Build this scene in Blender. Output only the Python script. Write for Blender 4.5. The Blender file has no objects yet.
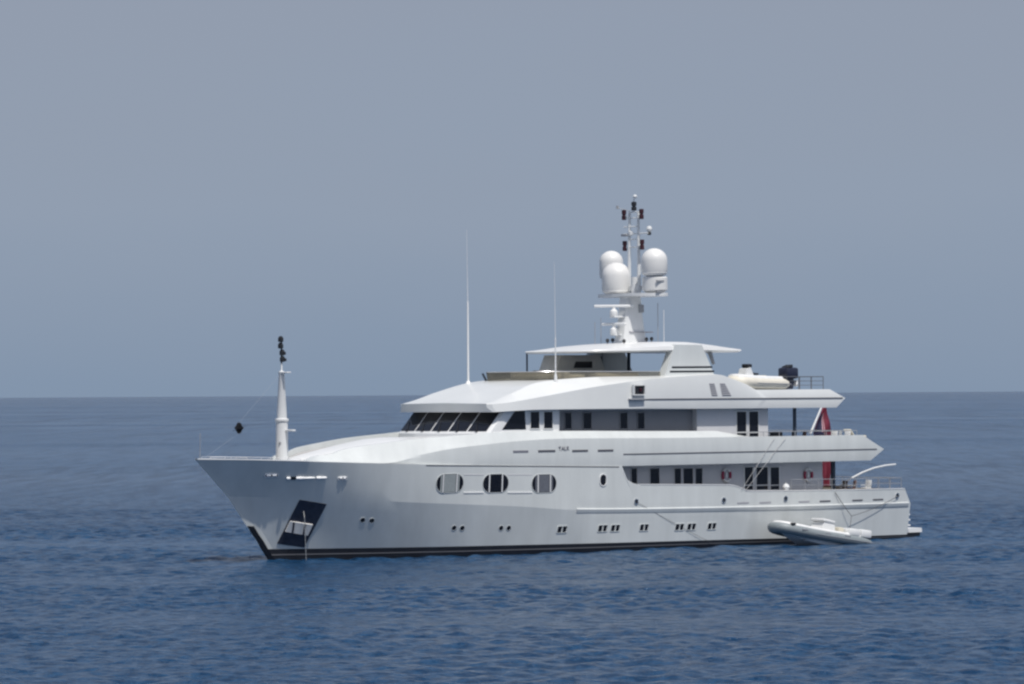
import bpy, bmesh, math, random
import numpy as np
from math import sin, cos, tan, atan, radians, pi, sqrt
from mathutils import Vector, Matrix
from mathutils.bvhtree import BVHTree

random.seed(7)
rng = np.random.default_rng(11)
S = bpy.context.scene
COL = S.collection

# ------------------------------------------------------------------ camera
# world frame: x forward along the yacht (bow +), y to port, z up from the water
FPX, TH = 3750.0, radians(41)
CD, CDELTA, CH, CPITCH = 233.2539, -0.01351346, 9.63541, 0.01397620
ROLL = atan(6.4 / 1024)
CAM = np.array([CD * sin(TH), CD * cos(TH), CH])
_a = TH + CDELTA
FW = np.array([-sin(_a) * cos(CPITCH), -cos(_a) * cos(CPITCH), sin(CPITCH)])
RT = np.array([-cos(_a), sin(_a), 0.0])
UP = np.cross(RT, FW)
RR = cos(ROLL) * RT - sin(ROLL) * UP
UR = sin(ROLL) * RT + cos(ROLL) * UP
cd = bpy.data.cameras.new("camera")
cam = bpy.data.objects.new("camera", cd)
COL.objects.link(cam)
cd.sensor_width = 36.0
cd.lens = FPX * 36.0 / 1024.0
cd.clip_start, cd.clip_end = 1.0, 400000.0
m = Matrix.Identity(4)
for i in range(3):
    m[i][0], m[i][1], m[i][2], m[i][3] = RR[i], UR[i], -FW[i], CAM[i]
cam.matrix_world = m
S.camera = cam

# ------------------------------------------------------------------ world, sun, exposure
SUN_EL, SUN_AZ_AFT = radians(62.5), radians(-13)      # sun on the port side, high
sd = Vector((-sin(SUN_AZ_AFT) * cos(SUN_EL), cos(SUN_AZ_AFT) * cos(SUN_EL), sin(SUN_EL)))
W = bpy.data.worlds.new("World")
S.world = W
W.use_nodes = True
nt = W.node_tree
bg = nt.nodes["Background"]
sky = nt.nodes.new("ShaderNodeTexSky")
sky.sky_type = 'NISHITA'
sky.sun_disc = False
sky.sun_elevation = SUN_EL
sky.sun_rotation = math.atan2(sd.x, sd.y)
sky.altitude = 0
sky.air_density, sky.dust_density, sky.ozone_density = 1.0, 2.0, 3.0
hsv = nt.nodes.new("ShaderNodeHueSaturation")
hsv.inputs["Saturation"].default_value = 0.72
# hazy summer air: the lowest degrees of the sky are veiled in grey blue
tc = nt.nodes.new("ShaderNodeTexCoord")
sep = nt.nodes.new("ShaderNodeSeparateXYZ")
ramp = nt.nodes.new("ShaderNodeValToRGB")
ramp.color_ramp.elements[0].position, ramp.color_ramp.elements[0].color = 0.0, (2.035, 2.713, 3.757, 1)
ramp.color_ramp.elements[1].position, ramp.color_ramp.elements[1].color = 0.115, (2.435, 2.783, 3.522, 1)
e = ramp.color_ramp.elements.new(0.05)
e.color = (2.400, 2.913, 3.809, 1)
fac = nt.nodes.new("ShaderNodeMapRange")
fac.interpolation_type = 'SMOOTHSTEP'
fac.inputs["From Min"].default_value, fac.inputs["From Max"].default_value = 0.08, 0.6
fac.inputs["To Min"].default_value, fac.inputs["To Max"].default_value = 0.92, 0.15
mix = nt.nodes.new("ShaderNodeMix")
mix.data_type = 'RGBA'
L = nt.links.new
L(sky.outputs[0], hsv.inputs["Color"])
L(tc.outputs["Generated"], sep.inputs[0])
hn = nt.nodes.new("ShaderNodeTexNoise")
hn.inputs["Scale"].default_value = 7.0
hn.inputs["Detail"].default_value = 4
hm = nt.nodes.new("ShaderNodeMapping")
hm.inputs["Scale"].default_value = (1, 1, 3.5)
L(tc.outputs["Generated"], hm.inputs[0])
L(hm.outputs[0], hn.inputs["Vector"])
hr = nt.nodes.new("ShaderNodeMath")
hr.operation = 'MULTIPLY_ADD'
hr.inputs[1].default_value = 0.045
L(hn.outputs["Fac"], hr.inputs[0])
hz = nt.nodes.new("ShaderNodeMath")
hz.operation = 'ADD'
hz.inputs[1].default_value = -0.0225
L(sep.outputs["Z"], hz.inputs[0])
L(hz.outputs[0], hr.inputs[2])
L(hr.outputs[0], ramp.inputs[0])
L(sep.outputs["Z"], fac.inputs["Value"])
L(fac.outputs[0], mix.inputs[0])
L(hsv.outputs[0], mix.inputs[6])
L(ramp.outputs[0], mix.inputs[7])
L(mix.outputs[2], bg.inputs["Color"])
bg.inputs["Strength"].default_value = 0.115
sl = bpy.data.lights.new("sun", 'SUN')
sl.energy = 3.65
sl.angle = radians(0.6)
sl.color = (1.0, 0.96, 0.90)
so = bpy.data.objects.new("sun", sl)
COL.objects.link(so)
so.rotation_euler = sd.to_track_quat('Z', 'Y').to_euler()
so.location = (0, 0, 60)
S.view_settings.view_transform = 'Standard'
S.view_settings.look = 'None'
S.view_settings.exposure = 0.0
S.view_settings.gamma = 1.0
S.view_settings.use_curve_mapping = False
S.cycles.filter_width = 2.4
S.cycles.max_bounces = 6


# ------------------------------------------------------------------ helpers
def P(px, py, y):
    """point of the plane y = const seen at a picture position (gives real x, z)"""
    d = FW * FPX + RR * (px - 512) - UR * (py - 342)
    q = CAM + d * ((y - CAM[1]) / d[1])
    return Vector((q[0], y, q[2]))


def pchip(pts):
    pts = sorted(pts)
    xs = np.array([p[0] for p in pts], float)
    ys = np.array([p[1] for p in pts], float)
    h = np.diff(xs)
    d = np.diff(ys) / h
    mm = np.zeros(len(xs))
    mm[0], mm[-1] = d[0], d[-1]
    for i in range(1, len(xs) - 1):
        mm[i] = 0 if d[i - 1] * d[i] <= 0 else 2 * d[i - 1] * d[i] / (d[i - 1] + d[i])

    def g(x):
        x = min(max(x, xs[0]), xs[-1])
        i = min(max(int(np.searchsorted(xs, x)) - 1, 0), len(h) - 1)
        t = (x - xs[i]) / h[i]
        return float((2*t**3 - 3*t**2 + 1)*ys[i] + (t**3 - 2*t**2 + t)*h[i]*mm[i] + (-2*t**3 + 3*t**2)*ys[i+1] + (t**3 - t**2)*h[i]*mm[i+1])
    return g


def lin(pts):
    pts = sorted(pts)
    xs, ys = [p[0] for p in pts], [p[1] for p in pts]
    return lambda x: float(np.interp(x, xs, ys))


def PC(px, py, Y):
    """point seen at a picture position on the curved side y = Y(x)"""
    y = 3.0
    for _ in range(50):
        q = P(px, py, y)
        y = 0.5 * y + 0.5 * Y(q.x)
    return P(px, py, y)


def zcurve(pxs, Y, ext=()):
    return pchip([(q.x, q.z) for q in (PC(a, b, Y) for a, b in pxs)] + list(ext))


def tag(o, label=None, cat=None, group=None, kind=None):
    if label: o["label"] = label
    if cat: o["category"] = cat
    if group: o["group"] = group
    if kind: o["kind"] = kind
    return o


def empty(name, loc=(0, 0, 0), rz=0.0):
    o = bpy.data.objects.new(name, None)
    COL.objects.link(o)
    o.location = loc
    o.rotation_euler = (0, 0, rz)
    o.empty_display_size = 0.5
    return o


class MB:
    """collects shapes and links them as ONE mesh object"""
    def __init__(self):
        self.v, self.f = [], []

    def add(self, v, f):
        b = len(self.v)
        self.v += [tuple(p) for p in v]
        self.f += [tuple(i + b for i in q) for q in f]
        return self

    def box(self, c, s, rot=None):
        c = Vector(c)
        v = []
        for i in range(8):
            p = Vector(((i & 1) - .5, ((i >> 1) & 1) - .5, ((i >> 2) & 1) - .5))
            p = Vector((p.x * s[0], p.y * s[1], p.z * s[2]))
            if rot: p = rot @ p
            v.append(c + p)
        return self.add(v, [(0, 2, 3, 1), (4, 5, 7, 6), (0, 1, 5, 4), (2, 6, 7, 3), (0, 4, 6, 2), (1, 3, 7, 5)])

    def rbox(self, c, s, b=0.05, rot=None, seg=2):
        bm = bmesh.new()
        bmesh.ops.create_cube(bm, size=1)
        for q in bm.verts: q.co = Vector((q.co.x * s[0], q.co.y * s[1], q.co.z * s[2]))
        bmesh.ops.bevel(bm, geom=bm.edges[:], offset=b, segments=seg, affect='EDGES', profile=0.5)
        bm.verts.index_update()
        v = [Vector(c) + (rot @ q.co if rot else q.co) for q in bm.verts]
        f = [[q.index for q in fc.verts] for fc in bm.faces]
        bm.free()
        return self.add(v, f)

    def tube(self, pts, r, n=8, cap=True):
        pts = [Vector(p) for p in pts]
        rs = r if isinstance(r, (list, tuple)) else [r] * len(pts)
        v, f = [], []
        u = None
        for i, p in enumerate(pts):
            t = (pts[min(i + 1, len(pts) - 1)] - pts[max(i - 1, 0)]).normalized()
            if u is None:
                u = t.cross(Vector((0, 0, 1)))
                if u.length < 1e-3: u = t.cross(Vector((1, 0, 0)))
            u = (u - t * u.dot(t)).normalized()
            w = t.cross(u)
            for k in range(n):
                a = 2 * pi * k / n
                v.append(p + (u * cos(a) + w * sin(a)) * rs[i])
        for i in range(len(pts) - 1):
            for k in range(n):
                f.append((i*n + k, i*n + (k+1) % n, (i+1)*n + (k+1) % n, (i+1)*n + k))
        if cap:
            f.append(tuple(range(n))[::-1])
            f.append(tuple((len(pts)-1)*n + k for k in range(n)))
        return self.add(v, f)

    def lathe(self, prof, c, n=24, axis=None):
        """prof: (radius, height); axis: optional rotation"""
        v, f = [], []
        c = Vector(c)
        for r, z in prof:
            for k in range(n):
                a = 2 * pi * k / n
                p = Vector((max(r, 1e-4) * cos(a), max(r, 1e-4) * sin(a), z))
                if axis: p = axis @ p
                v.append(c + p)
        for i in range(len(prof) - 1):
            for k in range(n):
                f.append((i*n + k, i*n + (k+1) % n, (i+1)*n + (k+1) % n, (i+1)*n + k))
        f.append(tuple(range(n))[::-1])
        f.append(tuple((len(prof)-1)*n + k for k in range(n)))
        return self.add(v, f)

    def prism(self, pts, d):
        """closed polygon of 3D points swept along vector d"""
        d = Vector(d)
        n = len(pts)
        v = [Vector(p) for p in pts] + [Vector(p) + d for p in pts]
        f = [tuple(range(n)), tuple(range(2*n - 1, n - 1, -1))]
        for i in range(n):
            j = (i + 1) % n
            f.append((j, i, n + i, n + j))
        return self.add(v, f)

    def ring(self, outer, inner, d):
        """frame between two loops of equal length, swept along d"""
        d = Vector(d)
        n = len(outer)
        v = [Vector(p) for p in outer] + [Vector(p) for p in inner]
        v += [p + d for p in v]
        f = []
        for i in range(n):
            j = (i + 1) % n
            f += [(i, j, n + j, n + i), (2*n + j, 2*n + i, 3*n + i, 3*n + j), (j, i, 2*n + i, 2*n + j), (n + i, n + j, 3*n + j, 3*n + i)]
        return self.add(v, f)

    def grid(self, rows, closed=False):
        nr, nc = len(rows), len(rows[0])
        v = [p for r in rows for p in r]
        f = []
        for i in range(nr - 1):
            for k in range(nc - (0 if closed else 1)):
                f.append((i*nc + k, i*nc + (k+1) % nc, (i+1)*nc + (k+1) % nc, (i+1)*nc + k))
        return self.add(v, f)

    def build(self, name, mat, parent=None, smooth=32, weld=False, subsurf=0):
        me = bpy.data.meshes.new(name)
        me.from_pydata(self.v, [], self.f)
        bm = bmesh.new()
        bm.from_mesh(me)
        if weld: bmesh.ops.remove_doubles(bm, verts=bm.verts[:], dist=1e-4)
        bmesh.ops.recalc_face_normals(bm, faces=bm.faces[:])
        bm.to_mesh(me)
        bm.free()
        me.materials.append(mat)
        if smooth:
            me.shade_smooth()
            me.set_sharp_from_angle(angle=radians(smooth))
        o = bpy.data.objects.new(name, me)
        COL.objects.link(o)
        if parent: o.parent = parent
        if subsurf:
            md = o.modifiers.new("sub", 'SUBSURF')
            md.levels = md.render_levels = subsurf
        return o


# ------------------------------------------------------------------ materials
def mat(name, col, rough=0.4, metal=0.0, coat=0.0, var=0.0, vscale=0.6, bump=0.0, bscale=3.0, spec=0.5, streak=False):
    M = bpy.data.materials.new(name)
    M.use_nodes = True
    t = M.node_tree
    b = t.nodes["Principled BSDF"]
    b.inputs["Base Color"].default_value = (*col, 1)
    b.inputs["Roughness"].default_value = rough
    b.inputs["Metallic"].default_value = metal
    b.inputs["Coat Weight"].default_value = coat
    b.inputs["Coat Roughness"].default_value = 0.08
    b.inputs["Specular IOR Level"].default_value = spec
    c = t.nodes.new("ShaderNodeTexCoord")
    mp = t.nodes.new("ShaderNodeMapping")
    t.links.new(c.outputs["Object"], mp.inputs[0])
    if var:
        if streak: mp.inputs["Scale"].default_value = (1.6, 1.6, 0.28)
        n = t.nodes.new("ShaderNodeTexNoise")
        n.inputs["Scale"].default_value = vscale
        n.inputs["Detail"].default_value = 6
        n.inputs["Roughness"].default_value = 0.6
        t.links.new(mp.outputs[0], n.inputs["Vector"])
        r = t.nodes.new("ShaderNodeValToRGB")
        r.color_ramp.elements[0].position, r.color_ramp.elements[1].position = 0.3, 0.7
        r.color_ramp.elements[0].color = (*[x * (1 - var) for x in col], 1)
        r.color_ramp.elements[1].color = (*[min(1, x * (1 + var * .5)) for x in col], 1)
        t.links.new(n.outputs["Fac"], r.inputs[0])
        t.links.new(r.outputs[0], b.inputs["Base Color"])
    if bump:
        n2 = t.nodes.new("ShaderNodeTexNoise")
        n2.inputs["Scale"].default_value = bscale
        n2.inputs["Detail"].default_value = 3
        t.links.new(c.outputs["Object"], n2.inputs["Vector"])
        bp = t.nodes.new("ShaderNodeBump")
        bp.inputs["Strength"].default_value = bump
        bp.inputs["Distance"].default_value = 0.05
        t.links.new(n2.outputs["Fac"], bp.inputs["Height"])
        t.links.new(bp.outputs[0], b.inputs["Normal"])
    return M


WHITE = mat("white_hull_paint", (0.62, 0.645, 0.64), 0.26, coat=0.35, var=0.09, vscale=0.5, bump=0.05, bscale=0.5, streak=True)
WHITEB = mat("white_upper_paint", (0.70, 0.715, 0.71), 0.3, coat=0.25, var=0.04, vscale=0.5)
WHITE2 = mat("white_gelcoat", (0.76, 0.765, 0.76), 0.35, coat=0.2, var=0.03, vscale=0.8)
WHITE3 = mat("white_mast_paint", (0.70, 0.71, 0.71), 0.4, var=0.05, vscale=2)
DOME = mat("radome_white", (0.72, 0.715, 0.70), 0.45, var=0.03, vscale=1.5)
WALL = mat("house_side_paint", (0.60, 0.60, 0.615), 0.4, var=0.05, vscale=0.8)
RECESS = mat("dark_grey_panel", (0.27, 0.27, 0.285), 0.35, var=0.06, vscale=1)  # own darker grey of the recessed upper deck side wall
BLACK = mat("black_boot_paint", (0.012, 0.013, 0.018), 0.35, var=0.2, vscale=1.5)
GREYLINE = mat("grey_waterline_paint", (0.13, 0.13, 0.14), 0.4)
GROOVE = mat("dark_seam", (0.10, 0.10, 0.115), 0.5)
GLASS = mat("dark_tinted_glass", (0.008, 0.009, 0.014), 0.06, spec=0.5)
BLIND = mat("pale_window_blind", (0.30, 0.33, 0.335), 0.5, var=0.15, vscale=8)
BLIND2 = mat("grey_window_blind", (0.13, 0.14, 0.165), 0.5, var=0.2, vscale=8)
STEEL = mat("polished_steel", (0.75, 0.75, 0.76), 0.18, metal=1.0)
BRIGHT = mat("satin_bright_metal", (0.86, 0.86, 0.86), 0.4)
STEELD = mat("dark_polished_steel", (0.07, 0.075, 0.10), 0.3, metal=0.6, var=0.3, vscale=2.5)
ANCHOR = mat("anchor_metal", (0.74, 0.73, 0.71), 0.5, var=0.08, vscale=5)
TEAK = mat("teak_deck", (0.34, 0.26, 0.17), 0.6, var=0.15, vscale=4)
GREYDECK = mat("grey_walkway", (0.42, 0.41, 0.40), 0.7, var=0.08, vscale=3)
DARK = mat("dark_equipment", (0.02, 0.021, 0.025), 0.4, var=0.2, vscale=6)
POST = mat("dark_blue_post", (0.035, 0.05, 0.075), 0.35)
REDLAMP = mat("dark_red_lamp_housing", (0.045, 0.012, 0.018), 0.35)
GREY = mat("grey_fittings", (0.30, 0.31, 0.33), 0.5)
RAILD = mat("dark_grey_rail", (0.12, 0.125, 0.135), 0.4)
LOUVRE = mat("grey_louvre", (0.36, 0.36, 0.39), 0.6)
LOCKER = mat("grey_beige_panel", (0.80, 0.78, 0.73), 0.6, var=0.1, vscale=2)
BEIGE = mat("beige_canvas", (0.55, 0.52, 0.45), 0.8, var=0.15, vscale=3)
CREAM = mat("cream_cushion", (0.62, 0.58, 0.48), 0.8, var=0.06, vscale=5)
TUBE = mat("pale_grey_hypalon", (0.22, 0.25, 0.265), 0.5, var=0.1, vscale=3)
TUBEC = mat("cream_hypalon", (0.66, 0.63, 0.55), 0.5, var=0.08, vscale=3)
RED = mat("red_bunting", (0.15, 0.010, 0.032), 0.75, var=0.2, vscale=4)
NAVY = mat("navy_bunting", (0.02, 0.02, 0.06), 0.75)
PINK = mat("pale_bunting", (0.62, 0.40, 0.45), 0.75)
BUOYRED = mat("lifebuoy_red", (0.30, 0.03, 0.07), 0.5)
ROPE = mat("dark_rope", (0.09, 0.09, 0.10), 0.8)
ROPEL = mat("pale_rope", (0.45, 0.45, 0.45), 0.8)
BROWN = mat("brown_seat", (0.16, 0.09, 0.075), 0.7, var=0.2, vscale=6)
LETTER = mat("grey_letters", (0.20, 0.20, 0.23), 0.4)
CHAIN = mat("chain_metal", (0.30, 0.31, 0.32), 0.5, metal=0.4)

# tinted, see-through wind deflector
TINT = bpy.data.materials.new("smoked_screen")
TINT.use_nodes = True
_t = TINT.node_tree
_p = _t.nodes["Principled BSDF"]
_p.inputs["Base Color"].default_value = (0.27, 0.26, 0.235, 1)
_p.inputs["Roughness"].default_value = 0.1
_tr = _t.nodes.new("ShaderNodeBsdfTransparent")
_tr.inputs[0].default_value = (0.70, 0.68, 0.62, 1)
_mx = _t.nodes.new("ShaderNodeMixShader")
_mx.inputs[0].default_value = 0.34
_t.links.new(_tr.outputs[0], _mx.inputs[1])
_t.links.new(_p.outputs[0], _mx.inputs[2])
_t.links.new(_mx.outputs[0], _t.nodes["Material Output"].inputs[0])

# sea
SEA = bpy.data.materials.new("sea_water")
SEA.use_nodes = True
_t = SEA.node_tree
_p = _t.nodes["Principled BSDF"]
_p.inputs["Base Color"].default_value = (0.011, 0.048, 0.150, 1)
_p.inputs["IOR"].default_value = 1.333
_p.inputs["Specular IOR Level"].default_value = 0.36
_geo = _t.nodes.new("ShaderNodeNewGeometry")
_mp = _t.nodes.new("ShaderNodeMapping")
_mp.inputs["Rotation"].default_value = (0, 0, TH)
_t.links.new(_geo.outputs["Position"], _mp.inputs[0])


def _noise(scale, detail, stretch, rough=0.55):
    mp2 = _t.nodes.new("ShaderNodeMapping")
    mp2.inputs["Scale"].default_value = (stretch[0], stretch[1], 1)
    _t.links.new(_mp.outputs[0], mp2.inputs[0])
    n = _t.nodes.new("ShaderNodeTexNoise")
    n.inputs["Scale"].default_value = scale
    n.inputs["Detail"].default_value = detail
    n.inputs["Roughness"].default_value = rough
    _t.links.new(mp2.outputs[0], n.inputs["Vector"])
    return n


_n1 = _noise(3.4, 4, (0.9, 1.0))
_n2 = _noise(0.9, 3, (0.9, 1.0))
_n3 = _noise(0.22, 6, (0.9, 1.0), 0.7)
_n4 = _noise(1.1, 3, (1.0, 0.10), 0.6)
_patch = _noise(0.0065, 2, (0.10, 1.0), 0.5)
def _n(kind, **kw):
    n = _t.nodes.new(kind)
    for k, v in kw.items(): setattr(n, k, v)
    return n
_dot = _n("ShaderNodeVectorMath", operation='DOT_PRODUCT')
_dot.inputs[1].default_value = (-sin(TH), -cos(TH), 0)
_t.links.new(_geo.outputs["Position"], _dot.inputs[0])
def _span(a, b, src=None, lo=0.0, hi=1.0):
    r = _n("ShaderNodeMapRange", interpolation_type='SMOOTHSTEP')
    r.inputs["From Min"].default_value, r.inputs["From Max"].default_value = a, b
    r.inputs["To Min"].default_value, r.inputs["To Max"].default_value = lo, hi
    _t.links.new(src or _dot.outputs["Value"], r.inputs["Value"])
    return r.outputs[0]
def _mixf(f, a, b):
    mx = _n("ShaderNodeMix", data_type='FLOAT')
    _t.links.new(f, mx.inputs[0]); _t.links.new(a, mx.inputs[2]); _t.links.new(b, mx.inputs[3])
    return mx.outputs[0]
_ra, _rm, _rb, _rc = _noise(1.3, 5, (1.3, 1.0), 0.65), _noise(0.9, 5, (1.0, 0.25), 0.62), _noise(0.5, 5, (1.0, 0.075), 0.6), _noise(0.10, 6, (1.0, 0.045), 0.62)
_ruf = _mixf(_span(-70, 20), _ra.outputs["Fac"], _rm.outputs["Fac"])
_ruf = _mixf(_span(20, 260), _ruf, _rb.outputs["Fac"])
_ruf = _mixf(_span(300, 1100), _ruf, _rc.outputs["Fac"])
_ruf = _span(0.36, 0.60, _ruf)
# wind bands and calmer lanes, their light and dark put into the colour
_wob = _n("ShaderNodeMath", operation='MULTIPLY_ADD')
_wob.inputs[1].default_value = 0.22
_wob.inputs[2].default_value = 0.0
_t.links.new(_patch.outputs["Fac"], _wob.inputs[0])
_vs = _n("ShaderNodeMapRange", clamp=True)
_vs.inputs["From Min"].default_value, _vs.inputs["From Max"].default_value = -100, 900
_t.links.new(_dot.outputs["Value"], _vs.inputs["Value"])
_va = _n("ShaderNodeMath", operation='ADD')
_t.links.new(_vs.outputs[0], _va.inputs[0]); _t.links.new(_wob.outputs[0], _va.inputs[1])
_br = _n("ShaderNodeValToRGB")
_br.color_ramp.interpolation = 'EASE'
_els = _br.color_ramp.elements
_els[0].position, _els[0].color = 0.0, (.36,) * 3 + (1,)
_els[1].position, _els[1].color = 1.0, (.62,) * 3 + (1,)
for p_, v_ in ((.19, .42), (.235, .66), (.27, .50), (.30, .36), (.46, .38), (.54, .64)):
    e_ = _els.new(p_); e_.color = (v_,) * 3 + (1,)
_t.links.new(_va.outputs[0], _br.inputs[0])
_farv = _span(2500, 6000, None, 0.0, -0.2)
_bv = _n("ShaderNodeMath", operation='ADD')
_t.links.new(_span(0, 1, _br.outputs[0], -0.5, 0.5), _bv.inputs[0]); _t.links.new(_farv, _bv.inputs[1])
_bandv = _bv.outputs[0]
_add = _n("ShaderNodeMath", operation='ADD', use_clamp=True)
_t.links.new(_ruf, _add.inputs[0]); _t.links.new(_bandv, _add.inputs[1])
_ruf = _add.outputs[0]
_cm = _n("ShaderNodeMix", data_type='RGBA')  # mixes the ripples' bright and dark reflections into the base colour
_cm.inputs[6].default_value = (0.005, 0.030, 0.078, 1)
_cm.inputs[7].default_value = (0.014, 0.058, 0.132, 1)
_t.links.new(_ruf, _cm.inputs[0])
_t.links.new(_cm.outputs[2], _p.inputs["Base Color"])
_t.links.new(_span(0, 1, _ruf, 0.12, 0.38), _p.inputs["Specular IOR Level"])
_mr = _t.nodes.new("ShaderNodeMapRange")
_mr.inputs["From Min"].default_value, _mr.inputs["From Max"].default_value = 0.3, 0.7
_mr.inputs["To Min"].default_value, _mr.inputs["To Max"].default_value = 0.35, 1.0
_t.links.new(_patch.outputs["Fac"], _mr.inputs["Value"])
_b2 = _t.nodes.new("ShaderNodeBump")
_b2.inputs["Distance"].default_value = 0.40
_t.links.new(_n2.outputs["Fac"], _b2.inputs["Height"])
_t.links.new(_mr.outputs[0], _b2.inputs["Strength"])
_b1 = _t.nodes.new("ShaderNodeBump")
_b1.inputs["Distance"].default_value = 0.14
_t.links.new(_n1.outputs["Fac"], _b1.inputs["Height"])
_t.links.new(_mr.outputs[0], _b1.inputs["Strength"])
_b3 = _t.nodes.new("ShaderNodeBump")
_b3.inputs["Distance"].default_value = 1.1
_b3.inputs["Strength"].default_value = 0.8
_t.links.new(_n3.outputs["Fac"], _b3.inputs["Height"])
_t.links.new(_b3.outputs[0], _b2.inputs["Normal"])
_b4 = _t.nodes.new("ShaderNodeBump")
_b4.inputs["Distance"].default_value = 0.22
_b4.inputs["Strength"].default_value = 0.7
_t.links.new(_n4.outputs["Fac"], _b4.inputs["Height"])
_t.links.new(_b4.outputs[0], _b3.inputs["Normal"])
_t.links.new(_b2.outputs[0], _b1.inputs["Normal"])
_t.links.new(_b1.outputs[0], _p.inputs["Normal"])
_mr2 = _t.nodes.new("ShaderNodeMapRange")
_mr2.inputs["From Min"].default_value, _mr2.inputs["From Max"].default_value = 0.3, 0.7
_mr2.inputs["To Min"].default_value, _mr2.inputs["To Max"].default_value = 0.14, 0.22
_t.links.new(_patch.outputs["Fac"], _mr2.inputs["Value"])
_t.links.new(_mr2.outputs[0], _p.inputs["Roughness"])


# ------------------------------------------------------------------ the sea: one sheet to the horizon, real waves near the yacht
def axis_coords(lo, f0, f1, hi, h, g):
    gg = lambda s: g if s < 2.5 else 1.12
    c = list(np.arange(f0, f1 + h * .5, h))
    s = h
    while c[-1] < hi:
        s *= gg(s)
        c.append(c[-1] + s)
    s = h
    pre = [c[0]]
    while pre[-1] > lo:
        s *= gg(s) if g > 1.01 else 1.06
        pre.append(pre[-1] - s)
    return np.array(pre[:0:-1] + c)


def build_sea():
    # sheet axes: v runs from the photographer's side out past the yacht, u across
    us = axis_coords(-150000, -44, 44, 150000, 0.15, 1.022)
    vs = axis_coords(-150000, -115, 40, 150000, 0.17, 1.0075)
    U, V = np.meshgrid(us, vs)
    hu, hv = np.gradient(us), np.gradient(vs)
    Hs = np.maximum(*np.meshgrid(hu, hv)).astype(np.float32)
    U32, V32 = U.astype(np.float32), V.astype(np.float32)
    near = Hs < 3.0
    uu, vv, hh = U32[near], V32[near], Hs[near]
    z = np.zeros_like(uu)
    N = 130
    lam = np.exp(rng.uniform(math.log(0.5), math.log(3.4), N))
    ang = np.where(rng.random(N) < .5, rng.normal(radians(75), radians(40), N), rng.uniform(0, pi, N))
    ph = rng.uniform(0, 2 * pi, N)
    slope = 0.15 * sqrt(2.0 / N) * (0.75 + 0.5 * rng.random(N))
    # gusts: slowly varying strength of the chop
    gust = np.zeros_like(uu)
    for _ in range(7):
        l_, a_, p_ = rng.uniform(14, 60), rng.normal(pi / 2, 0.35), rng.uniform(0, 6.28)
        gust += np.sin(2*pi/l_ * (uu*cos(a_)*0.5 + vv*sin(a_)) + p_).astype(np.float32)
    gust = 1.0 + 0.14 * gust
    for l_, a_, p_, s_ in zip(lam, ang, ph, slope):
        k = 2 * pi / l_
        fade = np.clip((l_ / hh - 3.0) / 3.0, 0, 1)
        q = np.sin(k * (uu * cos(a_) + vv * sin(a_)) + p_)
        z += (s_ / k) * fade * (q + 0.25 * q * q) * (gust if l_ < 5 else 1.0)
    Z = np.zeros_like(U32)
    Z[near] = z
    Z[near] -= z.mean()
    a = TH
    ex, ey = (-cos(a), sin(a)), (-sin(a), -cos(a))     # u to the right, v away from the photographer
    X = U * ex[0] + V * ey[0]
    Y = U * ex[1] + V * ey[1]
    co = np.stack([X, Y, Z], -1).reshape(-1, 3).astype(np.float32)
    nr, nc = U.shape
    idx = np.arange(nr * nc).reshape(nr, nc)
    quads = np.stack([idx[:-1, :-1], idx[:-1, 1:], idx[1:, 1:], idx[1:, :-1]], -1).reshape(-1, 4)
    me = bpy.data.meshes.new("sea")
    me.vertices.add(len(co))
    me.vertices.foreach_set("co", co.ravel())
    me.loops.add(quads.size)
    me.loops.foreach_set("vertex_index", quads.ravel().astype(np.int32))
    me.polygons.add(len(quads))
    me.polygons.foreach_set("loop_start", np.arange(0, quads.size, 4, dtype=np.int32))
    me.polygons.foreach_set("loop_total", np.full(len(quads), 4, dtype=np.int32))
    me.update(calc_edges=True)
    me.shade_smooth()
    me.materials.append(SEA)
    o = bpy.data.objects.new("sea", me)
    COL.objects.link(o)
    if me.polygons[0].normal.z < 0: me.flip_normals()
    return tag(o, "calm dark blue open sea with small ripples out to the horizon", "water", kind="structure")


build_sea()

# ------------------------------------------------------------------ the yacht
yacht = empty("motor_yacht")
tag(yacht, "large white three-decked motor yacht at anchor with white radar domes on its mast", "yacht")

Yd = pchip([(-27, 4.5), (-22, 4.8), (-14, 5.0), (3, 5.0), (10, 4.75), (16, 4.1), (20, 3.35), (24, 2.15), (26.5, 1.0), (28, 0.0)])
Yk = pchip([(-27, 4.45), (-22, 4.75), (-14, 4.97), (3, 4.97), (10, 4.58), (16, 3.6), (20, 2.42), (23, 1.22), (25.75, 0.0)])
Yw = pchip([(-27, 4.2), (-20, 4.55), (0, 4.72), (5, 4.45), (10, 3.85), (15, 2.58), (19, 1.2), (22.7, 0.0)])
zS_top = pchip([(28.0, 6.01), (25.8, 5.97), (23.2, 5.88), (20.1, 5.75), (14.5, 5.55), (9.2, 5.4), (-0.4, 5.21), (-30, 5.2)])
NOTCH = [(-0.40, 5.21), (-0.46, 4.85), (-0.62, 4.55), (-0.9, 4.32), (-1.3, 4.14), (-1.88, 4.03), (-6.92, 3.92), (-9.75, 3.84), (-10.4, 3.66), (-11.05, 3.43), (-15.66, 3.36), (-25.71, 3.27), (-27, 3.25)]
zN = lin(NOTCH)
zS = lambda x: zS_top(x) if x >= -0.4 else zN(x)
zK = pchip([(25.75, 3.86), (22.6, 3.71), (19.5, 3.57), (14.2, 3.27), (7.6, 2.92), (3.2, 2.61), (-2.7, 2.49), (-15.6, 2.36), (-27, 2.3)])
zB = pchip([(23.3, 0.72), (17, 0.66), (8, 0.60), (0, 0.52), (-12, 0.40), (-20, 0.30), (-27, 0.26)])

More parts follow.
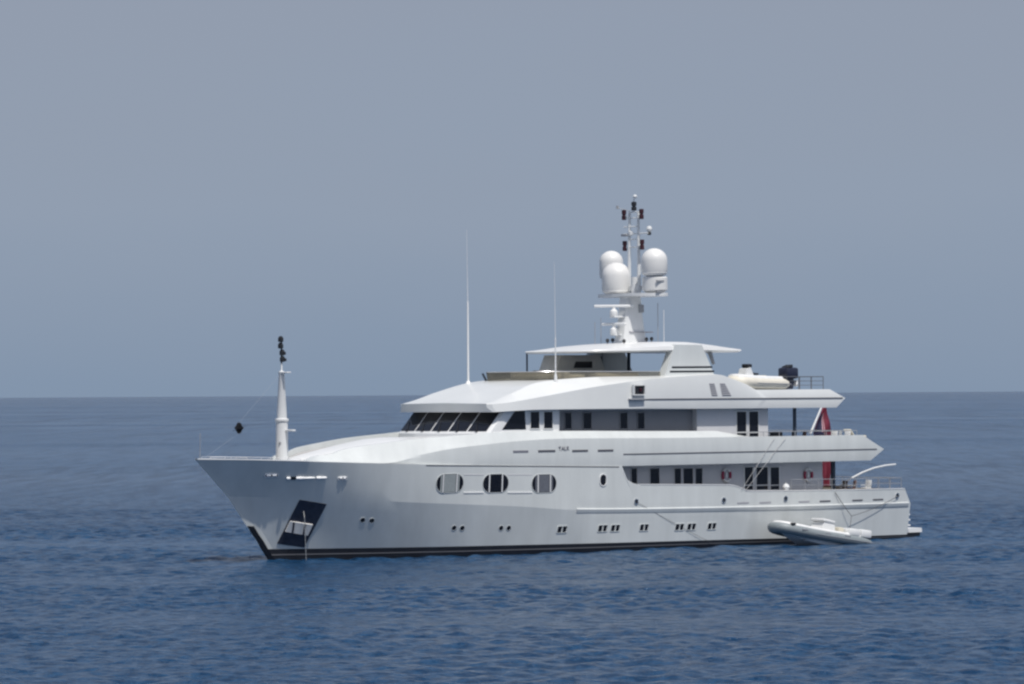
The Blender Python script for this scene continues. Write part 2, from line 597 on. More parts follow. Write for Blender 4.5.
# longitudinal stations, denser at the bow and at the side-deck opening
ss = sorted(set([round(float(x), 4) for x in np.linspace(0, 1, 90) ** 1.25] + [(28 - x) / 53.71 for x, z in NOTCH[:-1]]))


def row(x0, x1, yf, zf):
    out = []
    for s in ss:
        x = x0 + (x1 - x0) * s
        out.append(Vector((x, max(yf(x), 0.0), zf(x))))
    return out


def blend_rows(a, b, t, yt):
    return [Vector((p.x + (q.x - p.x) * t, p.y + (q.y - p.y) * yt(p.x), p.z + (q.z - p.z) * t)) for p, q in zip(a, b)]


rS = row(28.0, -25.71, Yd, zS)
rK = row(25.75, -26.30, Yk, zK)
rB = row(23.28, -26.2, lambda x: Yw(x) + 0.10 * (1 - min(1, max(0, (15 - x) / 12))) * min(1, max(0, (23.28 - x) / 2)) + 0.03, zB)
for p in (rB[0],): p.y = 0.0
rM1 = blend_rows(rS, rK, 0.33, lambda x: 0.36)
rM2 = blend_rows(rS, rK, 0.68, lambda x: 0.71)
rF1 = blend_rows(rK, rB, 0.25, lambda x: 0.25 + 0.01 * min(1, max(0, (x - 2) / 10)))
rF2 = blend_rows(rK, rB, 0.5, lambda x: 0.50 + 0.01 * min(1, max(0, (x - 2) / 10)))
rF3 = blend_rows(rK, rB, 0.75, lambda x: 0.75 + 0.01 * min(1, max(0, (x - 2) / 10)))
rW = row(22.7, -26.1, Yw, lambda x: 0.0)
rU = row(22.0, -26.0, lambda x: Yw(x) * 0.94, lambda x: -0.9)


def both(rows):
    """port rows plus their mirror, joined round the bow"""
    return [[Vector((p.x, -p.y, p.z)) for p in r[:0:-1]] + r for r in rows]


inner = [Vector((p.x - 0.16, max(p.y - 0.16, 0), p.z)) for p in rS]
innerd = []
for p, q in zip(rS, rK):
    if p.x > -0.4:
        t_ = (p.z - 4.95) / (p.z - q.z)
        r_ = p.lerp(q, t_)
        innerd.append(Vector((r_.x - .22, max(r_.y - .2, 0), 4.95)))
    else:
        innerd.append(Vector((p.x - .16, p.y - .16, 2.36)))
Y5 = lin([(p.x, p.y) for p in innerd if p.x > -0.4])
outer_rows = [rS, rM1, rM2, rK, rF1, rF2, rF3, rB]
mb = MB()
mb.grid(both([innerd, inner] + outer_rows))
# transom between the two sides
tr = [r[-1] for r in outer_rows]
mb.grid([[p, Vector((p.x - 0.15, p.y * .5, p.z)), Vector((p.x - 0.2, 0, p.z)), Vector((p.x - 0.15, -p.y * .5, p.z)), Vector((p.x, -p.y, p.z))] for p in tr])
hull = mb.build("hull", WHITE, yacht, smooth=6.5, weld=True)
mb = MB()
mb.grid(both([rB, rW, rU]))
mb.grid([[p, Vector((p.x - .1, 0, p.z)), Vector((p.x, -p.y, p.z))] for p in (rB[-1], rW[-1], rU[-1])])
boot = mb.build("boot_stripe", BLACK, yacht, smooth=30, weld=True)
rl0 = blend_rows(rB, rW, 0.42, lambda x: 0.42)
rl1 = blend_rows(rB, rW, 0.52, lambda x: 0.52)
mb = MB()
for sg in (1, -1):
    mb.grid([[Vector((p.x + .006, sg * (p.y + .012), p.z)) for p in r] for r in (rl0, rl1)])
mb.build("waterline_stripe", GREYLINE, yacht)

# dark guard plate on the stem
mb = MB()
stem = [(24.28, 2.08), (24.0, 1.68), (23.6, 1.2), (23.28, 0.74), (22.98, 0.34), (22.7, 0.0), (22.5, -0.3)]
L0 = []
for x, z in stem:
    w = 0.30
    L0.append([Vector((x - w, 0.20, z)), Vector((x + .02, 0.07, z + .02)), Vector((x + .05, 0, z + .03)), Vector((x + .02, -0.07, z + .02)), Vector((x - w, -0.20, z))])
mb.grid(L0)
mb.build("stem_guard", BLACK, yacht)

# decks inside the bulwarks
def deck(name, xs, z, ins, m_):
    mb = MB()
    yf = (lambda x: max(Y5(x), .02)) if name == "foredeck" else (lambda x: Yd(x) - ins)
    mb.grid([[Vector((x, yf(x), z)), Vector((x, 0, z + 0.03)), Vector((x, -yf(x), z))] for x in xs])
    return mb.build(name, m_, yacht)
deck("foredeck", np.linspace(26.3, 9.0, 30), 4.97, 0.2, TEAK)
deck("main_deck", np.linspace(-0.3, -25.7, 30), 2.42, 0.1, TEAK)

# surfaces for placing things on the hull side
_hv = [v.co.copy() for v in hull.data.vertices] + [v.co.copy() for v in boot.data.vertices]
_o = len(hull.data.vertices)
_hf = [tuple(p.vertices) for p in hull.data.polygons] + [tuple(i + _o for i in p.vertices) for p in boot.data.polygons]
BV = BVHTree.FromPolygons(_hv, _hf)


def hullpt(px, py, bv=None):
    d = Vector(FW * FPX + RR * (px - 512) - UR * (py - 342)).normalized()
    loc, n, i, dist = (bv or BV).ray_cast(Vector(CAM), d)
    if loc is None:
        return PC(px, py, Yd), Vector((0, 1, 0))
    if n.dot(d) > 0: n = -n
    return loc, n


def frame_at(px, py):
    """local frame on the hull: t forward, b up, n outward"""
    c, n = hullpt(px, py)
    t = Vector((0, 0, 1)).cross(n)
    if t.x < 0: t = -t
    t.normalize()
    b = n.cross(t)
    if b.z < 0: b = -b
    return c, t, b.normalized(), n


def stadium(w, h, r, n=6):
    out = []
    for cx, cy, a0 in ((w/2 - r, h/2 - r, 0), (-w/2 + r, h/2 - r, 90), (-w/2 + r, -h/2 + r, 180), (w/2 - r, -h/2 + r, 270)):
        for k in range(n + 1):
            a = radians(a0 + 90 * k / n)
            out.append((cx + r * cos(a), cy + r * sin(a)))
    return out


def on_hull(px, py, pts2, off, thick, mb, shear=0.0):
    c, t, b, n = frame_at(px, py)
    pts = [c + t * (u + shear * v) + b * v + n * off for u, v in pts2]
    mb.prism(pts, n * thick)
    return c, t, b, n


def ring_on_hull(px, py, o2, i2, off, thick, mb, shear=0.0):
    c, t, b, n = frame_at(px, py)
    q = lambda L: [c + t * (u + shear * v) + b * v + n * off for u, v in L]
    mb.ring(q(o2), q(i2), n * thick)


def patch(quad, off, thick, nu=8, nv=8, bv=None):
    """piece of plate lying on the hull inside a four-cornered outline"""
    g0, g1 = [], []
    for j in range(nv + 1):
        r0, r1 = [], []
        for i in range(nu + 1):
            u, v = i / nu, j / nv
            px = (quad[0][0]*(1-u) + quad[1][0]*u)*(1-v) + (quad[3][0]*(1-u) + quad[2][0]*u)*v
            py = (quad[0][1]*(1-u) + quad[1][1]*u)*(1-v) + (quad[3][1]*(1-u) + quad[2][1]*u)*v
            c, n = hullpt(px, py, bv)
            r0.append(c + n * off)
            r1.append(c + n * (off + thick))
        g0.append(r0)
        g1.append(r1)
    mb = MB()
    mb.grid(g1)
    rim = lambda g: g[0] + [r[-1] for r in g[1:]] + g[-1][-2::-1] + [r[0] for r in g[-2:0:-1]]
    a, b = rim(g0), rim(g1)
    mb.grid([a + [a[0]], b + [b[0]]])
    return mb


# anchor pocket with its stowed anchor plate
patch([(299.5, 499.7), (326.5, 504.0), (304.0, 547.3), (277.0, 543.4)], 0.01, 0.03, 10, 12).build("anchor_pocket", STEELD, yacht, weld=True)
patch([(289.8, 520.4), (312.3, 523.9), (307.2, 534.6), (284.8, 530.9)], 0.045, 0.10, 5, 4).build("anchor", ANCHOR, yacht, weld=True)
for q in ([(292.5, 521.0), (294.2, 521.2), (292.6, 531.8), (291.0, 531.6)], [(303.8, 522.8), (305.4, 523.0), (303.4, 533.8), (301.8, 533.5)]):
    patch(q, 0.145, 0.05, 2, 3).build("anchor_arm", STEELD, yacht, weld=True)

# polished fairleads at the bow
def fairlead(px, py, w, h, m1, shear=0.0, m2=None):
    mb = MB()
    o2 = stadium(w + .10, h + .08, (h + .08) * .49)
    i2 = stadium(w, h, h * .49)
    ring_on_hull(px, py, o2, i2, 0.0, 0.045, mb, shear)
    o = mb.build("fairlead", m1, yacht)
    mb = MB()
    on_hull(px, py, stadium(w - .01, h - .01, h * .48), 0.004, 0.012, mb, shear)
    mb.build("fairlead_throat", m2 or DARK, o)
    c, t, b, n = frame_at(px, py)
    for u0, u1 in ((w*.40, w*.06), (-w*.06, -w*.38)):
        mb = MB()
        mb.tube([c + t*u0 + n*.02 + b*.02, c + t*u1 + n*.02 + b*.02], h*.46, 10)
        mb.build("roller", BRIGHT, o)
    return o
for px, py, w, h in ((271.5, 475.3, 0.75, 0.16), (342.5, 478.3, 0.5, 0.14)):
    fairlead(px, py, w, h, BRIGHT, 0.0, DARK)
c, t, b, n = frame_at(308, 478)
mb = MB()
for u0, u1, r_ in ((1.30, 1.08, .10), (.72, .22, .105), (.26, -.42, .075), (-.50, -.86, .10), (-.80, -1.12, .075)):
    mb = MB()
    mb.tube([c + t*u0 + n*.01, c + t*((u0+u1)/2) + n*.02, c + t*u1 + n*.01], [r_*.8, r_, r_*.7], 12)
    mb.build("bow_ornament", BRIGHT, yacht)
mb = MB()
mb.prism([c + t*1.03 - b*.09, c + t*.76 - b*.09, c + t*.76 + b*.09, c + t*1.03 + b*.09], n * .03)
mb.build("fairlead_throat", DARK, yacht)

# small round portholes, in pairs
for px, py in ((362.6, 520), (371.8, 520.5), (454, 527.8), (462.2, 528), (501, 528), (508.6, 528)):
    mb = MB()
    circ = lambda r: [(r * cos(2*pi*k/16), r * sin(2*pi*k/16)) for k in range(16)]
    ring_on_hull(px, py, circ(.18), circ(.15), 0.0, 0.02, mb)
    o = mb.build("porthole", WHITE, yacht)
    mb = MB()
    on_hull(px, py, circ(.15), 0.003, 0.012, mb)
    mb.build("pane", GLASS, o)
# square hull windows: two slanted lights each
for px, py in ((562, 529.4), (602.5, 528.3), (615.2, 528), (644, 527.4), (679.4, 527.0), (691.4, 526.6), (711.8, 526.1)):
    mb = MB()
    ring_on_hull(px, py, stadium(.80, .46, .08, 3), stadium(.70, .38, .06, 3), 0.0, 0.03, mb, -0.15)
    ring_on_hull(px, py, stadium(.09, .38, .02, 3), stadium(.05, .34, .01, 3), 0.0, 0.028, mb, -0.15)
    o = mb.build("hull_window", WHITE, yacht)
    c, t, b, n = frame_at(px, py)
    for du in (-.185, .185):
        mb = MB()
        mb.prism([c + t*(du + u - .15 * v) + b*v + n*.003 for u, v in stadium(.27, .36, .04, 3)], n * .012)
        mb.build("pane", GLASS, o)
# three large rounded saloon windows with mullions and blinds
for px, py, bl in ((449.8, 483.2, BLIND), (495.6, 483.3, None), (544, 483.5, BLIND2)):
    mb = MB()
    ring_on_hull(px, py, stadium(1.93, 1.15, .56, 8), stadium(1.87, 1.09, .535, 8), 0.0, 0.022, mb)
    o = mb.build("saloon_window", WHITE, yacht)
    mb = MB()
    on_hull(px, py, stadium(1.88, 1.10, .54, 8), 0.003, 0.012, mb)
    mb.build("pane", GLASS, o)
    c, t, b, n = frame_at(px, py)
    for du in (.47, -.47):
        mb = MB()
        mb.prism([c + t*(du + u) + b*v + n*.016 for u, v in ((-.04, -.53), (.04, -.53), (.04, .53), (-.04, .53))], n * .025)
        mb.build("mullion", WHITE2, o)
    if bl:
        mb = MB()
        mb.prism([c + t*u + b*v + n*.016 for u, v in ((-.40, -.52), (.40, -.52), (.40, .52), (-.40, .52))], n * .006)
        mb.build("blind", bl, o)
        for k in (1, -1):
            mb = MB()
            mb.prism([c + t*(k*u) + b*v + n*.016 for u, v in ((.54, -.50), (.66, -.46), (.66, .46), (.54, .50))], n * .006)
            mb.build("blind", bl, o)


def sweep(name, xs, yf, zf, sec, m_, parent=yacht, sides=(1, -1), smooth=32):
    for sg in sides:
        mb = MB()
        mb.grid([[Vector((x, sg * (yf(x) + a), zf(x) + b_)) for a, b_ in sec] for x in xs], closed=True)
        n = len(sec)
        for x in (xs[0], xs[-1]):
            mb.add([Vector((x, sg * (yf(x) + a), zf(x) + b_)) for a, b_ in sec], [tuple(range(n))])
        mb.build(name, m_, parent, smooth=smooth)


# added strips: grey for the window recess's shadow line, white for its sunlit ledge
def side(xs_px, py0, py1):
    q0, q1 = hullpt(xs_px[0], py0)[0], hullpt(xs_px[1], py1)[0]
    return q0, q1
def hull_strip(name, p0, p1, h, d, m_, n=24, base=0.0):
    """strip following the hull between two picture points"""
    rows = []
    for i in range(n + 1):
        u = i / n
        c, nn = hullpt(p0[0] + (p1[0] - p0[0]) * u, p0[1] + (p1[1] - p0[1]) * u)
        up = Vector((0, 0, 1))
        rows.append([c - up * h * .5 + nn * base, c - up * h * .5 + nn * d, c + up * h * .5 + nn * d, c + up * h * .5 + nn * base])
    mb = MB()
    mb.grid(rows, closed=True)
    mb.add(rows[0], [(0, 1, 2, 3)]); mb.add(rows[-1], [(0, 1, 2, 3)])
    return mb.build(name, m_, yacht)
for a, b_ in ((463.5, 483.5), (507.5, 532)):
    hull_strip("recess_shadow_strip", (a, 474.6), (b_, 474.7), 0.05, 0.012, WALL)
    hull_strip("lit_sill_strip", (a, 492.4), (b_, 492.3), 0.08, 0.03, WHITE2)
hull_strip("sheer_seam", (426, 465.4), (619, 467.0), 0.055, 0.012, GROOVE, 50)

# rubbing strake
xs = [3.3 - i * (29.4 / 60) for i in range(61)]
sweep("rubbing_strake", xs, lambda x: Yd(x) - .03, lambda x: zK(x) + 0.02, [(0, -.20), (.06, -.03), (.07, .02), (.05, .06), (0, .09)], WHITE)
# bulwark capping on the side deck and round the bow
xs = [(-1.9 - i * .4) for i in range(60) if -1.9 - i * .4 > -25.6] + [-25.68]
sweep("bulwark_cap", xs, lambda x: Yd(x) - .08, lambda x: zN(x) + .02, [(-.13, -.02), (.10, -.02), (.10, .03), (-.13, .03)], WHITE2)
xs = [27.9 - i * .35 for i in range(18)]
sweep("bow_cap", xs, lambda x: max(Yd(x) - .08, .03), lambda x: zS_top(x) + .03, [(-.10, -.03), (.11, -.03), (.11, .03), (-.10, .03)], WHITE2)

# round window, fairleads and freeing ports along the side
mb = MB()
ring_on_hull(603, 480, stadium(.62, .78, .30, 8), stadium(.50, .66, .245, 8), 0, .04, mb)
o = mb.build("round_window", WHITE2, yacht)
mb = MB(); on_hull(602.6, 480, stadium(.50, .68, .245, 8), .003, .014, mb); mb.build("pane", GLASS, o)
for px, py in ((636, 501.6), (723.5, 500.2), (785.3, 498.6), (897, 495.6)):
    mb = MB()
    ring_on_hull(px, py, stadium(.34, .36, .16), stadium(.22, .24, .105), 0, .05, mb)
    o = mb.build("fairlead", STEEL, yacht)
    mb = MB(); on_hull(px, py, stadium(.23, .25, .11), .003, .02, mb); mb.build("fairlead_throat", DARK, o)
for px, py, m_ in ((743, 502.9, LOUVRE), (765.2, 502.5, LOUVRE), (804, 501.7, LOUVRE), (825, 501.2, GROOVE), (857.4, 500.3, GROOVE), (878, 499.6, GROOVE)):
    mb = MB(); on_hull(px, py, stadium(1.02, .10, .045, 3), .002, .014, mb); mb.build("freeing_port", m_, yacht)

# bathing platform and transom steps
mb = MB()
plat = lambda z: [Vector((-26.0, 4.0, z)), Vector((-28.0, 3.9, z)), Vector((-28.4, 3.4, z)), Vector((-28.5, 0, z)), Vector((-28.4, -3.4, z)), Vector((-28.0, -3.9, z)), Vector((-26.0, -4.0, z))]
mb.prism(plat(0.36), (0, 0, 0.26))
mb.build("bathing_platform", WHITE2, yacht)
mb = MB()
mb.prism([Vector((p.x + .12 if p.x < -27 else p.x, p.y * .985, -.6)) for p in plat(0)], (0, 0, 0.955))
mb.build("platform_base", BLACK, yacht)
for k in range(4):
    mb = MB()
    mb.rbox((-26.4, 3.6, 0.85 + .36 * k), (.34 - .03 * k, 1.3, .12), .03)
    mb.build("transom_step", WHITE2, yacht)

# main deck house, set in from the bulwark
MY = 3.85
mb = MB()
XH = P(822.5, 476, MY).x
mb.prism([Vector((0.5, MY, 2.45)), Vector((XH, MY, 2.45)), Vector((XH, -MY, 2.45)), Vector((0.5, -MY, 2.45))], (0, 0, 2.74))
mb.build("main_deck_house", WALL, yacht)
# end wall of the side deck
for sg in (1, -1):
    mb = MB(); mb.box((-0.15, sg * 4.38, 3.85), (.3, 1.05, 2.6)); mb.build("side_deck_bulkhead", WALL, yacht)


def wall_window(name, x0, x1, y0, y1, yp, bars=(), mp=None, fw=.05, cat=None):
    """window in a wall of plane y = yp, from its outline in the photograph"""
    a, b_, c, d = P(x0, y1, yp), P(x1, y1, yp), P(x1, y0, yp), P(x0, y0, yp)
    zb, zt = (a.z + b_.z) / 2, (c.z + d.z) / 2
    xl, xr = (a.x + d.x) / 2, (b_.x + c.x) / 2
    q = lambda e, y: [Vector((xl + e, y, zb - e)), Vector((xr - e, y, zb - e)), Vector((xr - e, y, zt + e)), Vector((xl + e, y, zt + e))]
    mb = MB()
    mb.ring(q(fw, yp + .001), q(0, yp + .001), (0, .045, 0))
    for py in bars:
        z = P((x0 + x1) / 2, py, yp).z
        mb.box(((xl + xr) / 2, yp + .03, z), (abs(xl - xr), .03, .06))
    o = mb.build(name, mp or WALL, yacht)
    mb = MB()
    mb.prism(q(.004, yp + .002), (0, .014, 0))
    mb.build("pane", GLASS, o)
    return o


for x0, x1 in ((631, 636.6), (649.8, 659), (674.2, 680.6), (683, 692.6), (695.2, 702)):
    wall_window("side_window", x0, x1, 468.4, 484.6, MY)
for x0, x1 in ((744.4, 752.6), (756, 767.6), (770.2, 778.8)):
    wall_window("saloon_door", x0, x1, 467.2, 489.6, MY, bars=(485.2,), fw=.07, mp=WHITE3)

# ---- upper deck band: full beam, creased, running forward into the foredeck cowl
def sst(a, b, x):
    t_ = min(1, max(0, (x - a) / (b - a)))
    return t_ * t_ * (3 - 2 * t_)
Ycr = lambda x: Yd(x) - .05 - .35 * sst(11, 19, x)
Yt = pchip([(-24, 4.55), (-12, 4.75), (-8, 4.62), (0, 4.6), (8, 4.5), (11, 4.2), (14, 3.65), (17.7, 2.85), (20, 2.25), (22.3, 1.55)])
zcr0 = zcurve([(420, 455), (450, 449), (490, 444), (520, 441), (560, 438.7), (700, 437.6), (733, 437), (800, 436), (863, 435)], lambda x: Ycr(x), [(17.0, 5.70), (18.6, 5.74), (21, 5.82)])
zcr = lambda x: max(zcr0(x), zS_top(x) + .03)
ztp0 = zcurve([(330, 455), (345, 449), (375, 444.3), (420, 438.5), (470, 434.3), (500, 432), (560, 431), (640, 431), (698, 431)], Yt)
def ztp(x):
    if x > -8.6: return max(ztp0(x), zS_top(x) + .05) if x < 20.8 else max(ztp0(20.8) - (x - 20.8) * .42, zS_top(x) - .3)
    if x > -11.4: return ztp0(-8.6) + (zcr(-11.4) - ztp0(-8.6)) * (-8.6 - x) / 2.8
    return zcr(x) + .004
zub = lambda x: zS_top(x) + .004 if x >= -0.4 else 5.2
Yub = lambda x: Yd(x) - .03 - (.04 * min(1, max(0, (-0.4 - x) / .3))) if x < 11 else Yd(x) - .03 - .35 * sst(11, 19, x)
zch = lambda x: 5.92 if x < -0.4 else max(min(5.92, zcr(x) - .05), zS_top(x) + .015) 
zdk = lambda x: 6.15 if x < 9 else min(ztp(x) - .38, 6.15 + (x - 9) * .05)
SS2 = np.linspace(0, 1, 110)


def loft(rows_def, svals, rnd=None):
    """rows_def: (x0, x1, yf, zf) from bottom centre round the port side to top centre; mirrored into a closed body"""
    rows = []
    for x0, x1, yf, zf in rows_def:
        rows.append([Vector((x0 + (x1 - x0) * s, yf(x0 + (x1 - x0) * s), zf(x0 + (x1 - x0) * s))) for s in svals])
    full = rows + [[Vector((p.x, -p.y, p.z)) for p in r] for r in rows[-2:0:-1]]
    ns, nr = len(svals), len(full)
    mb = MB()
    mb.grid([[full[j][i] for j in range(nr)] for i in range(ns)], closed=True)
    for i in (0, ns - 1):
        mb.add([full[j][i] for j in range(nr)], [tuple(range(nr))])
    return mb


zero = lambda x: 0.0
X0 = 22.2
mb = loft([(X0, -22.4, zero, zub), (X0, -22.4, Yub, zub), (X0, -23.6, lambda x: Yd(x) + .02 if x < 11 else Yub(x) + .01, zch),
           (X0, -21.6, Ycr, zcr), (X0, -21.6, Yt, ztp), (X0, -21.6, lambda x: Yt(x) - .16, ztp), (X0, -21.55, lambda x: Yt(x) - .17, zdk), (X0, -21.55, zero, zdk)], SS2)
mb.build("upper_deck", WHITE, yacht, smooth=20)
# raised trunk on the foredeck between the cowl's two arms
mb = loft([(21.9, 8.6, zero, lambda x: 5.3), (21.9, 8.6, lambda x: min(2.6, .6 + (21.9 - x) * .22), lambda x: 5.35),
           (21.9, 8.6, lambda x: min(2.4, .5 + (21.9 - x) * .21), lambda x: min(7.02, 5.75 + (21.9 - x) * .20 - .0085 * (21.9 - x) ** 2 * .6)),
           (21.9, 8.6, zero, lambda x: min(7.12, 5.85 + (21.9 - x) * .21 - .0085 * (21.9 - x) ** 2 * .6))], np.linspace(0, 1, 40))
mb.build("foredeck_trunk", WHITE2, yacht, smooth=40)
# grey tread of the walkways on either side of the trunk
xs = [20.6 - i * .4 for i in range(30)]
sweep("walkway", xs, lambda x: Yt(x) - .62, lambda x: zdk(x) + .03, [(-.38, 0), (.38, 0), (.38, .03), (-.38, .03)], GREYDECK)
# seam along the chine
xs = [-0.5 - i * .4 for i in range(57)]
sweep("deck_seam", xs, lambda x: Yd(x) + .012, lambda x: 5.925, [(-.02, -.035), (.02, -.035), (.02, .035), (-.02, .035)], GROOVE)


def side_slot(name, px0, px1, py, h, m_, yf, out=.004):
    a, b_ = PC(px0, py, yf), PC(px1, py, yf)
    z = (a.z + b_.z) / 2
    mb = MB()
    mb.prism([Vector((a.x, yf(a.x) + out - .03, z - h/2)), Vector((b_.x, yf(b_.x) + out - .03, z - h/2)), Vector((b_.x, yf(b_.x) + out - .03, z + h/2)), Vector((a.x, yf(a.x) + out - .03, z + h/2))], (0, .05, 0))
    return mb.build(name, m_, yacht)


Yside = lambda x: (Yd(x) + .02) + (Ycr(x) - Yd(x) - .02) * .45
for x0, x1, y in ((513, 528, 451.4), (538, 555, 451.0), (572, 587.6, 450.8), (597.6, 613, 450.5)):
    side_slot("freeing_slot", x0, x1, y, .12, LETTER if x0 < 520 else GROOVE, Yside, .02)
# the yacht's name, small grey letters
cu = bpy.data.curves.new("name_lettering", 'FONT')
cu.body = "TALR"
cu.size = .36
cu.extrude = .01
cu.align_x, cu.align_y = 'CENTER', 'CENTER'
cu.space_character = 1.0
cu.materials.append(LETTER)
to = bpy.data.objects.new("name_lettering", cu)
COL.objects.link(to)
q = PC(563.6, 448.6, Yside)
to.location = (q.x, Yside(q.x) + .03, q.z)
to.rotation_euler = (radians(90), 0, radians(180))
dg = bpy.context.evaluated_depsgraph_get()
tm = bpy.data.meshes.new_from_object(to.evaluated_get(dg))
mw = to.matrix_basis.copy()
bpy.data.objects.remove(to)
tm.materials.clear()
tm.materials.append(LETTER)
to = bpy.data.objects.new("name_lettering", tm)
COL.objects.link(to)
to.matrix_basis = mw
to.parent = yacht

# ---- upper deck house and wheelhouse
UY = 3.85
mb = MB()
mb.prism([Vector((8.2, UY, 6.2)), Vector((-12.6, UY, 6.2)), Vector((-12.6, -UY, 6.2)), Vector((8.2, -UY, 6.2))], (0, 0, 2.55))
mb.build("upper_deck_house", WALL, yacht)
UY2 = 4.3
XU0, XU1 = P(697, 420, UY2).x, P(768, 420, UY2).x
for sg in (1, -1):
    mb = MB()
    mb.prism([Vector((XU0, sg * (UY + .002), 6.2)), Vector((XU0, sg * UY2, 6.2)), Vector((XU1, sg * UY2, 6.2)), Vector((XU1, sg * (UY + .002), 6.2))], (0, 0, 2.52))
    mb.build("aft_saloon_side", WALL, yacht)
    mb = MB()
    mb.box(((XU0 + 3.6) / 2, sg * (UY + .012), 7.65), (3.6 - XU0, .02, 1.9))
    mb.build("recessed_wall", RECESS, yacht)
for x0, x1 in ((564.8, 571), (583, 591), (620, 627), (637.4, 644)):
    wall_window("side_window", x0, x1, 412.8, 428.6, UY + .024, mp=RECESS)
for x0, x1 in ((736.4, 746), (748.8, 758)):
    wall_window("saloon_door", x0, x1, 411.6, 436.6, UY2, bars=(432.4,), fw=.06, mp=WHITE3)

HW = 4.4
def wh_outline(xc, z, hw=HW, bulge=.30, xa=4.15):
    pts = [Vector((xa, hw, z)), Vector((xc - .5, hw, z)), Vector((xc - .16, hw - .06, z)), Vector((xc, hw - .28, z))]
    for k in range(1, 12):
        t_ = 1 - 2 * k / 12
        pts.append(Vector((xc + bulge * (1 - t_ * t_), (hw - .28) * t_, z)))
    pts += [Vector((p.x, -p.y, p.z)) for p in pts[3::-1]]
    return pts
def xfront(z):
    return 9.75 - (z - 7.3) * .92 if z > 7.3 else 9.75
zs_ = [6.3, 7.3, 8.76]
mb = MB()
mb.grid([wh_outline(xfront(z), z) for z in zs_])
mb.add(wh_outline(xfront(8.76), 8.76), [tuple(range(19))])
mb.build("wheelhouse", WHITE2, yacht, smooth=35)


def front_pt(yv, z, off):
    t_ = yv / (HW - .28)
    return Vector((xfront(z) + .30 * (1 - t_ * t_) + off * .74, yv, z + off * .68))
yb = [4.16 - i * 8.32 / 5 for i in range(6)]
for i in range(5):
    rows0, rows1 = [], []
    for z in (7.44, 7.85, 8.25, 8.60):
        ya, yb_ = yb[i] - .07, yb[i + 1] + .07
        rows0.append([front_pt(ya + (yb_ - ya) * k / 4, z, .004) for k in range(5)])
        rows1.append([front_pt(ya + (yb_ - ya) * k / 4, z, .03) for k in range(5)])
    mb = MB()
    mb.grid(rows1)
    rim = lambda g: g[0] + [r[-1] for r in g[1:]] + g[-1][-2::-1] + [r[0] for r in g[-2:0:-1]]
    a, b_ = rim(rows0), rim(rows1)
    mb.grid([a + [a[0]], b_ + [b_[0]]])
    mb.build("windscreen", GLASS, yacht, weld=True)
    mb = MB()
    w0 = front_pt((yb[i] + yb[i+1]) / 2, 7.43, .05)
    mb.box(w0, (.10, .16, .10))
    mb.tube([w0, front_pt((yb[i] + yb[i+1]) / 2 - .4, 7.95, .07)], .018, 6)
    mb.build("wiper", DARK, yacht)
# raked quarter window and two side lights of the wheelhouse
mb = MB()
tri = [P(a, b_, HW) for a, b_ in ((502, 429.6), (515, 411), (524.6, 411), (525.8, 429.4))]
mb.prism([q + Vector((0, .003, 0)) for q in tri], (0, .014, 0))
mb.build("quarter_window", GLASS, yacht)
for x0, x1 in ((530.2, 539), (543.6, 552.2)):
    wall_window("side_window", x0, x1, 411.8, 428.4, HW, mp=WHITE2)

# ---- bridge deck: brow over the wheelhouse, swept sides, open boat deck aft
Yb = pchip([(-20.2, 4.75), (-14, 4.95), (6, 4.95), (7.8, 4.9), (8.8, 4.75), (9.4, 4.55), (9.6, 4.2)])
zbot = pchip([(-20.2, 8.66), (-8, 8.67), (0, 8.72), (6, 8.71), (8.3, 8.64), (9.6, 8.57)])
zbch = pchip([(-20.2, 9.27), (-3, 9.28), (0, 9.1), (3, 8.95), (8, 8.92), (9.6, 8.86)])
Ybc = lambda x: Yb(x) - .15
zbc = pchip([(q.x, q.z) for q in (P(a, b_, 4.75) for a, b_ in ((540, 397), (570, 391.3), (600, 386), (660, 378.2)))] + [(9.6, 9.04), (8.5, 9.14), (-6.5, 10.72), (-8.8, 10.78)])
Ybt = pchip([(-20, 4.5), (-12, 4.55), (-9, 4.3), (-4, 4.05), (1, 3.7), (4.9, 3.35), (7.2, 3.8), (9.6, 4.1)])
zbt0 = pchip([(9.6, 9.08), (8.8, 9.27), (7.2, 9.76), (4.9, 10.36), (3.4, 10.52), (0, 10.68), (-4, 10.72), (-8.6, 10.86)])
def zbt(x):
    if x > -8.8: return zbt0(x)
    if x > -11.9: return lin([(-8.8, 10.86), (-11.15, 10.2), (-11.9, 9.86)])(x)
    return 9.84
def zbcc(x):
    return min(zbc(x), zbt(x) - .006)
zbd = lambda x: zbt(x) + .05 if x > 3.6 else (zbt(x) - .12 if x > -8.8 else zbt(x) - .06)
def Ybm(x):
    ya, yc, za, zc_, zb_ = Yb(x) - .08, Ybc(x), zbot(x), zbcc(x), zbch(x)
    yl = ya + (yc - ya) * min(1, max(0, (zb_ - za) / max(zc_ - za, .05)))
    k = 1 - sst(-3.0, -1.2, x)
    return yl + (Yb(x) - yl) * k
sB = np.concatenate([np.linspace(0, .12, 20)[:-1], np.linspace(.12, 1, 90)])
XB = 9.6
mb = loft([(XB - .2, -19.3, zero, zbot), (XB - .2, -19.3, lambda x: Yb(x) - .08, zbot), (XB, -20.05, Ybm, zbch), (XB, -18.75, Ybc, zbcc),
           (XB - .03, -18.75, Ybt, zbt), (XB - .03, -18.7, lambda x: Ybt(x) - .2, zbt), (XB - .03, -18.7, zero, zbd)], sB)
bd = mb.build("bridge_deck", WHITEB, yacht, smooth=24)
BVB = BVHTree.FromPolygons([v.co.copy() for v in bd.data.vertices], [tuple(p.vertices) for p in bd.data.polygons])
xs = [-2.2 - i * .4 for i in range(45)]
